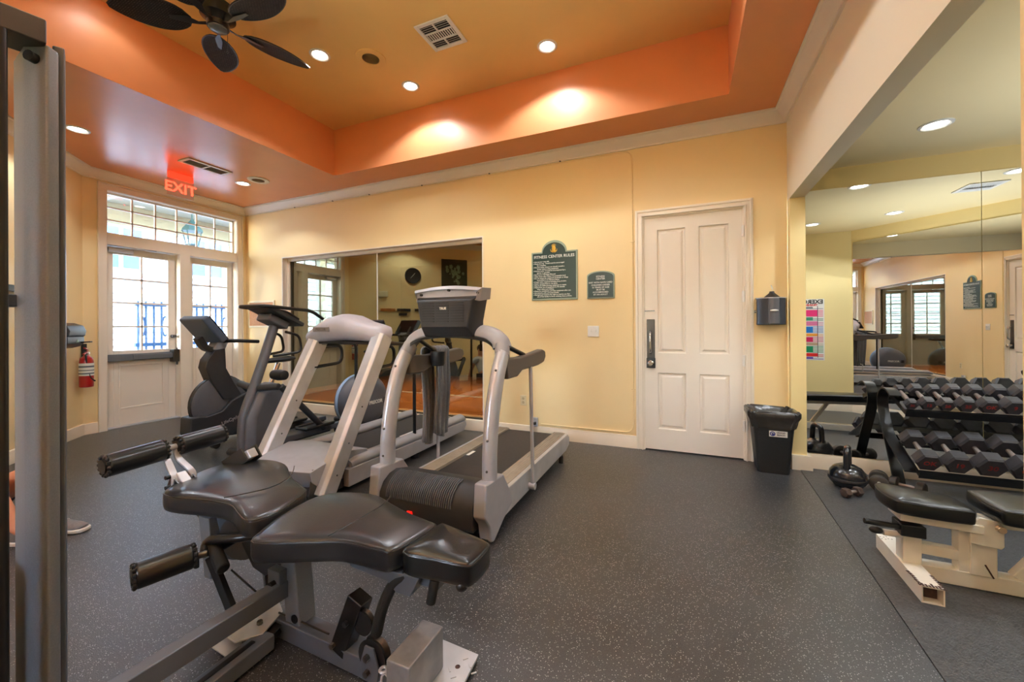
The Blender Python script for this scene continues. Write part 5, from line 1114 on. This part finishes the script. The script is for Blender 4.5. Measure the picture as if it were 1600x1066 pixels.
pad('back_pad', [(1.335, 2.63), (1.385, 2.59), (1.70, 2.59), (2.2, 2.59), (2.26, 2.63), (2.26, 2.83), (2.2, 2.87), (1.70, 2.87), (1.385, 2.87), (1.335, 2.83)], .375, .45, VINYL, wb, (.02, 0), .010)
put('adjust_lever', G().tube(smoothpath([(.855, 2.66, .275), (.93, 2.67, .268), (1.02, 2.68, .262)]), .014), BLKMET, wb)
put('lever_bracket', G().box(1.0, 1.10, 2.655, 2.76, .225, .285), BLKMET, wb, bev=.006)
put('pull_pin', G().cyl((.945, 2.70, .215), (1.02, 2.70, .215), .016), WPAINT, wb)
put('pin_knob', G().ball((.915, 2.70, .22), (.03, .018, .018)), BLACKP, wb)

# ================================================================ DUMBBELL RACK, DUMBBELLS, KETTLEBELL
rk = thing('dumbbell_rack', 'black two-tier dumbbell rack with curved flat-bar ends against the mirror', 'rack', (2.25, 4.15, 0))
flat = [(-.037, -.007), (.037, -.007), (.037, .007), (-.037, .007)]
for x in (1.52, 2.98):
    put('end_frame', G().sweep(smoothpath([(x, 4.03, .012), (x, 4.10, .16), (x, 4.19, .33), (x, 4.285, .50), (x, 4.335, .62), (x, 4.325, .72), (x, 4.26, .775), (x, 4.18, .775), (x, 4.11, .735)], 4), flat, up=(0, -1, .3)), BLKMET, rk, bev=.002)
    put('shelf_arm', G().sweep(smoothpath([(x, 4.265, .46), (x, 4.22, .41), (x, 4.12, .345), (x, 3.98, .27), (x, 3.88, .215)], 4), flat, up=(0, -1, .6)), BLKMET, rk, bev=.002)
    put('foot_bar', G().box(x-.03, x+.03, 3.98, 4.38, .0, .014), BLKMET, rk, bev=.003)
def tray(y0, z0, y1, z1, nm):
    d = V(0, y1-y0, z1-z0).normalized(); n = V(0, -d.z, d.y) if d.y > 0 else V(0, d.z, -d.y)
    a = V(1.55, y0, z0); b = V(1.55, y1, z1)
    put('shelf_rail', G().prism([a, a+d*.03, a+d*.03+n*.004, a+n*.004], (1.42, 0, 0)).prism([a, a-n*.045, a-n*.045+d*.004, a+d*.004], (1.42, 0, 0)), BLKMET, rk)
    put('shelf_rail', G().prism([b, b-d*.03, b-d*.03+n*.004, b+n*.004], (1.42, 0, 0)).prism([b, b-n*.04, b-n*.04-d*.004, b-d*.004], (1.42, 0, 0)), BLKMET, rk)
    for x in (1.55, 2.965): put('shelf_end', G().prism([a+V(x-1.55, 0, 0), b+V(x-1.55, 0, 0), b-n*.035+V(x-1.55, 0, 0), a-n*.035+V(x-1.55, 0, 0)], (.005, 0, 0)), BLKMET, rk)
tray(4.02, .635, 4.30, .745, 'top'); tray(3.83, .225, 4.14, .375, 'low')
def hexhead(c, d, r, L, bev=.012):
    dd, a, u = ortho(d); H = lambda p, q: [p+(a*math.cos(k*PI/3)+u*math.sin(k*PI/3))*q for k in range(6)]
    return G().loft([H(c, r-bev), H(c+dd*bev, r), H(c+dd*(L-bev), r), H(c+dd*L, r-bev)])
def dumbbell(x, y0, z0, y1, z1, r, L, txt, label, grp, n):
    A, B = V(x, y0, z0), V(x, y1, z1); d = (B-A).normalized()
    t = thing('dumbbell', label, 'dumbbell', (x, (y0+y1)/2, (z0+z1)/2-r), grp)
    put('hex_head', hexhead(A, d, r, L), HEXR, t, sharp=20); h = put('hex_head', hexhead(B, -d, r, L), HEXR, t, sharp=20)
    a = A+d*L; b = B-d*L
    put('grip', G().lathe([(.013, 0), (.014, (b-a).length*.2), (.0175, (b-a).length*.5), (.014, (b-a).length*.8), (.013, (b-a).length)], a, d, n=12), KNURL, t)
    dd, s, u = ortho(d)
    put('number', textg(txt, r*.62, A-d*.001, V(1, 0, 0), u if u.z > 0 else -u, ext=.0006, bold=.001), REDTX, t)
ORD = ['first', 'second', 'third', 'fourth', 'fifth', 'sixth', 'seventh', 'eighth', 'ninth', 'tenth']
xx = 1.585; tops = [(.043, '30'), (.052, '12'), (.052, '20'), (.058, '25'), (.060, 'OK'), (.064, '9'), (.066, '30'), (.068, '35'), (.070, '40'), (.070, '40')]
for i, (r, tx) in enumerate(tops):
    if i: xx += tops[i-1][0]+r+.001
    if xx > 2.9: break
    k = r*.9
    dumbbell(xx, 4.025-.01, .642+k, 4.255, .745+k, r, r*1.35, tx, 'hex dumbbell on the upper shelf, %s from the curved left end of the rack' % ORD[i], 'dumbbells on the upper shelf', i)
xx = 1.60; lows = [(.078, 'OK'), (.080, '19'), (.086, '30'), (.086, 'GK'), (.088, '45'), (.088, '50'), (.090, '50'), (.09, '50')]
for i, (r, tx) in enumerate(lows):
    if i: xx += lows[i-1][0]+r+.001
    if xx > 2.9: break
    k = r*.9
    dumbbell(xx, 3.83-.01, .232+k, 4.10, .365+k, r, r*1.1, tx, 'big hex dumbbell on the lower shelf, %s from the curved left end of the rack' % ORD[i], 'dumbbells on the lower shelf', i)
kb = thing('kettlebell', 'black kettlebell on the floor in front of the alcove mirror', 'kettlebell', (1.19, 4.03, .004))
put('ball', G().lathe([(.045, .004), (.09, .010), (.118, .045), (.125, .085), (.116, .125), (.09, .158), (.05, .178), (.001, .185)], (1.19, 4.03, 0), n=32), mat('glossy_cast_iron', (24, 26, 32), .22, coat=.5, bump=(120, .04)), kb)
put('base_ring', G().lathe([(.119, .055), (.128, .062), (.128, .078), (.124, .085)], (1.19, 4.03, 0), n=32), BLACKP, kb)
hx = V(.35, .94, 0)
put('handle', G().tube(fillet([V(1.19, 4.03, .13)-hx*.072, V(1.19, 4.03, .295)-hx*.058, V(1.19, 4.03, .318)+hx*0, V(1.19, 4.03, .295)+hx*.058, V(1.19, 4.03, .13)+hx*.072], .05), .023, 14, up=(1, 0, 0)), bpy.data.materials['glossy_cast_iron'], kb)
def floor_db(c, ang, r, L, gap, m, label, txt=None, n=6, grip=KNURL):
    c = V(*c); d = V(math.cos(ang), math.sin(ang), 0); t = thing('dumbbell', label, 'dumbbell', (c.x, c.y, .004), 'small dumbbells on the alcove floor')
    hz = r*(.866 if n == 6 else 1)+.006
    for s in (-1, 1):
        a = c+d*s*gap/2+V(0, 0, hz)
        if n == 6:
            g = G(); u = ZZ; w = V(-d.y, d.x, 0); H = lambda p, q: [p+(w*math.cos(k*PI/3)+u*math.sin(k*PI/3))*q for k in range(6)]
            g.loft([H(a, r*.9), H(a+d*s*.006, r), H(a+d*s*(L-.006), r), H(a+d*s*L, r*.85)])
        else: g = G().lathe([(r*.8, 0), (r, .006), (r, L-.006), (r*.85, L)], a, d*s, n=20)
        put('head', g, m, t, sharp=20 if n == 6 else 35)
    put('grip', G().cyl(c-d*gap/2+V(0, 0, hz), c+d*gap/2+V(0, 0, hz), .0135), grip, t)
    if txt:
        s = -1; a = c+d*s*(gap/2+L+.001)+V(0, 0, hz); put('number', textg(txt, r*.8, a, V(d.y, -d.x, 0)*-1 if d.y < 0 else V(d.y, -d.x, 0), ZZ, ext=.0008, bold=.001), SWHITE, t)
OLIVE = mat('olive_rubber', (58, 54, 50), .5, nz=(20, .2)); COPPER = mat('worn_bronze_iron', (84, 68, 62), .42, .3, nz=(30, .3))
floor_db((1.148, 3.80, 0), .62, .036, .045, .065, COPPER, 'small worn hex dumbbell on the floor in front of the kettlebell')
floor_db((1.40, 4.07, 0), 1.25, .060, .05, .10, OLIVE, 'round-headed dumbbell marked 8 on the floor right of the kettlebell', '8', n=20)
floor_db((1.555, 4.02, 0), 2.5, .055, .05, .10, OLIVE, 'dark round-headed dumbbell on the floor beside the foot of the rack', None, n=20)
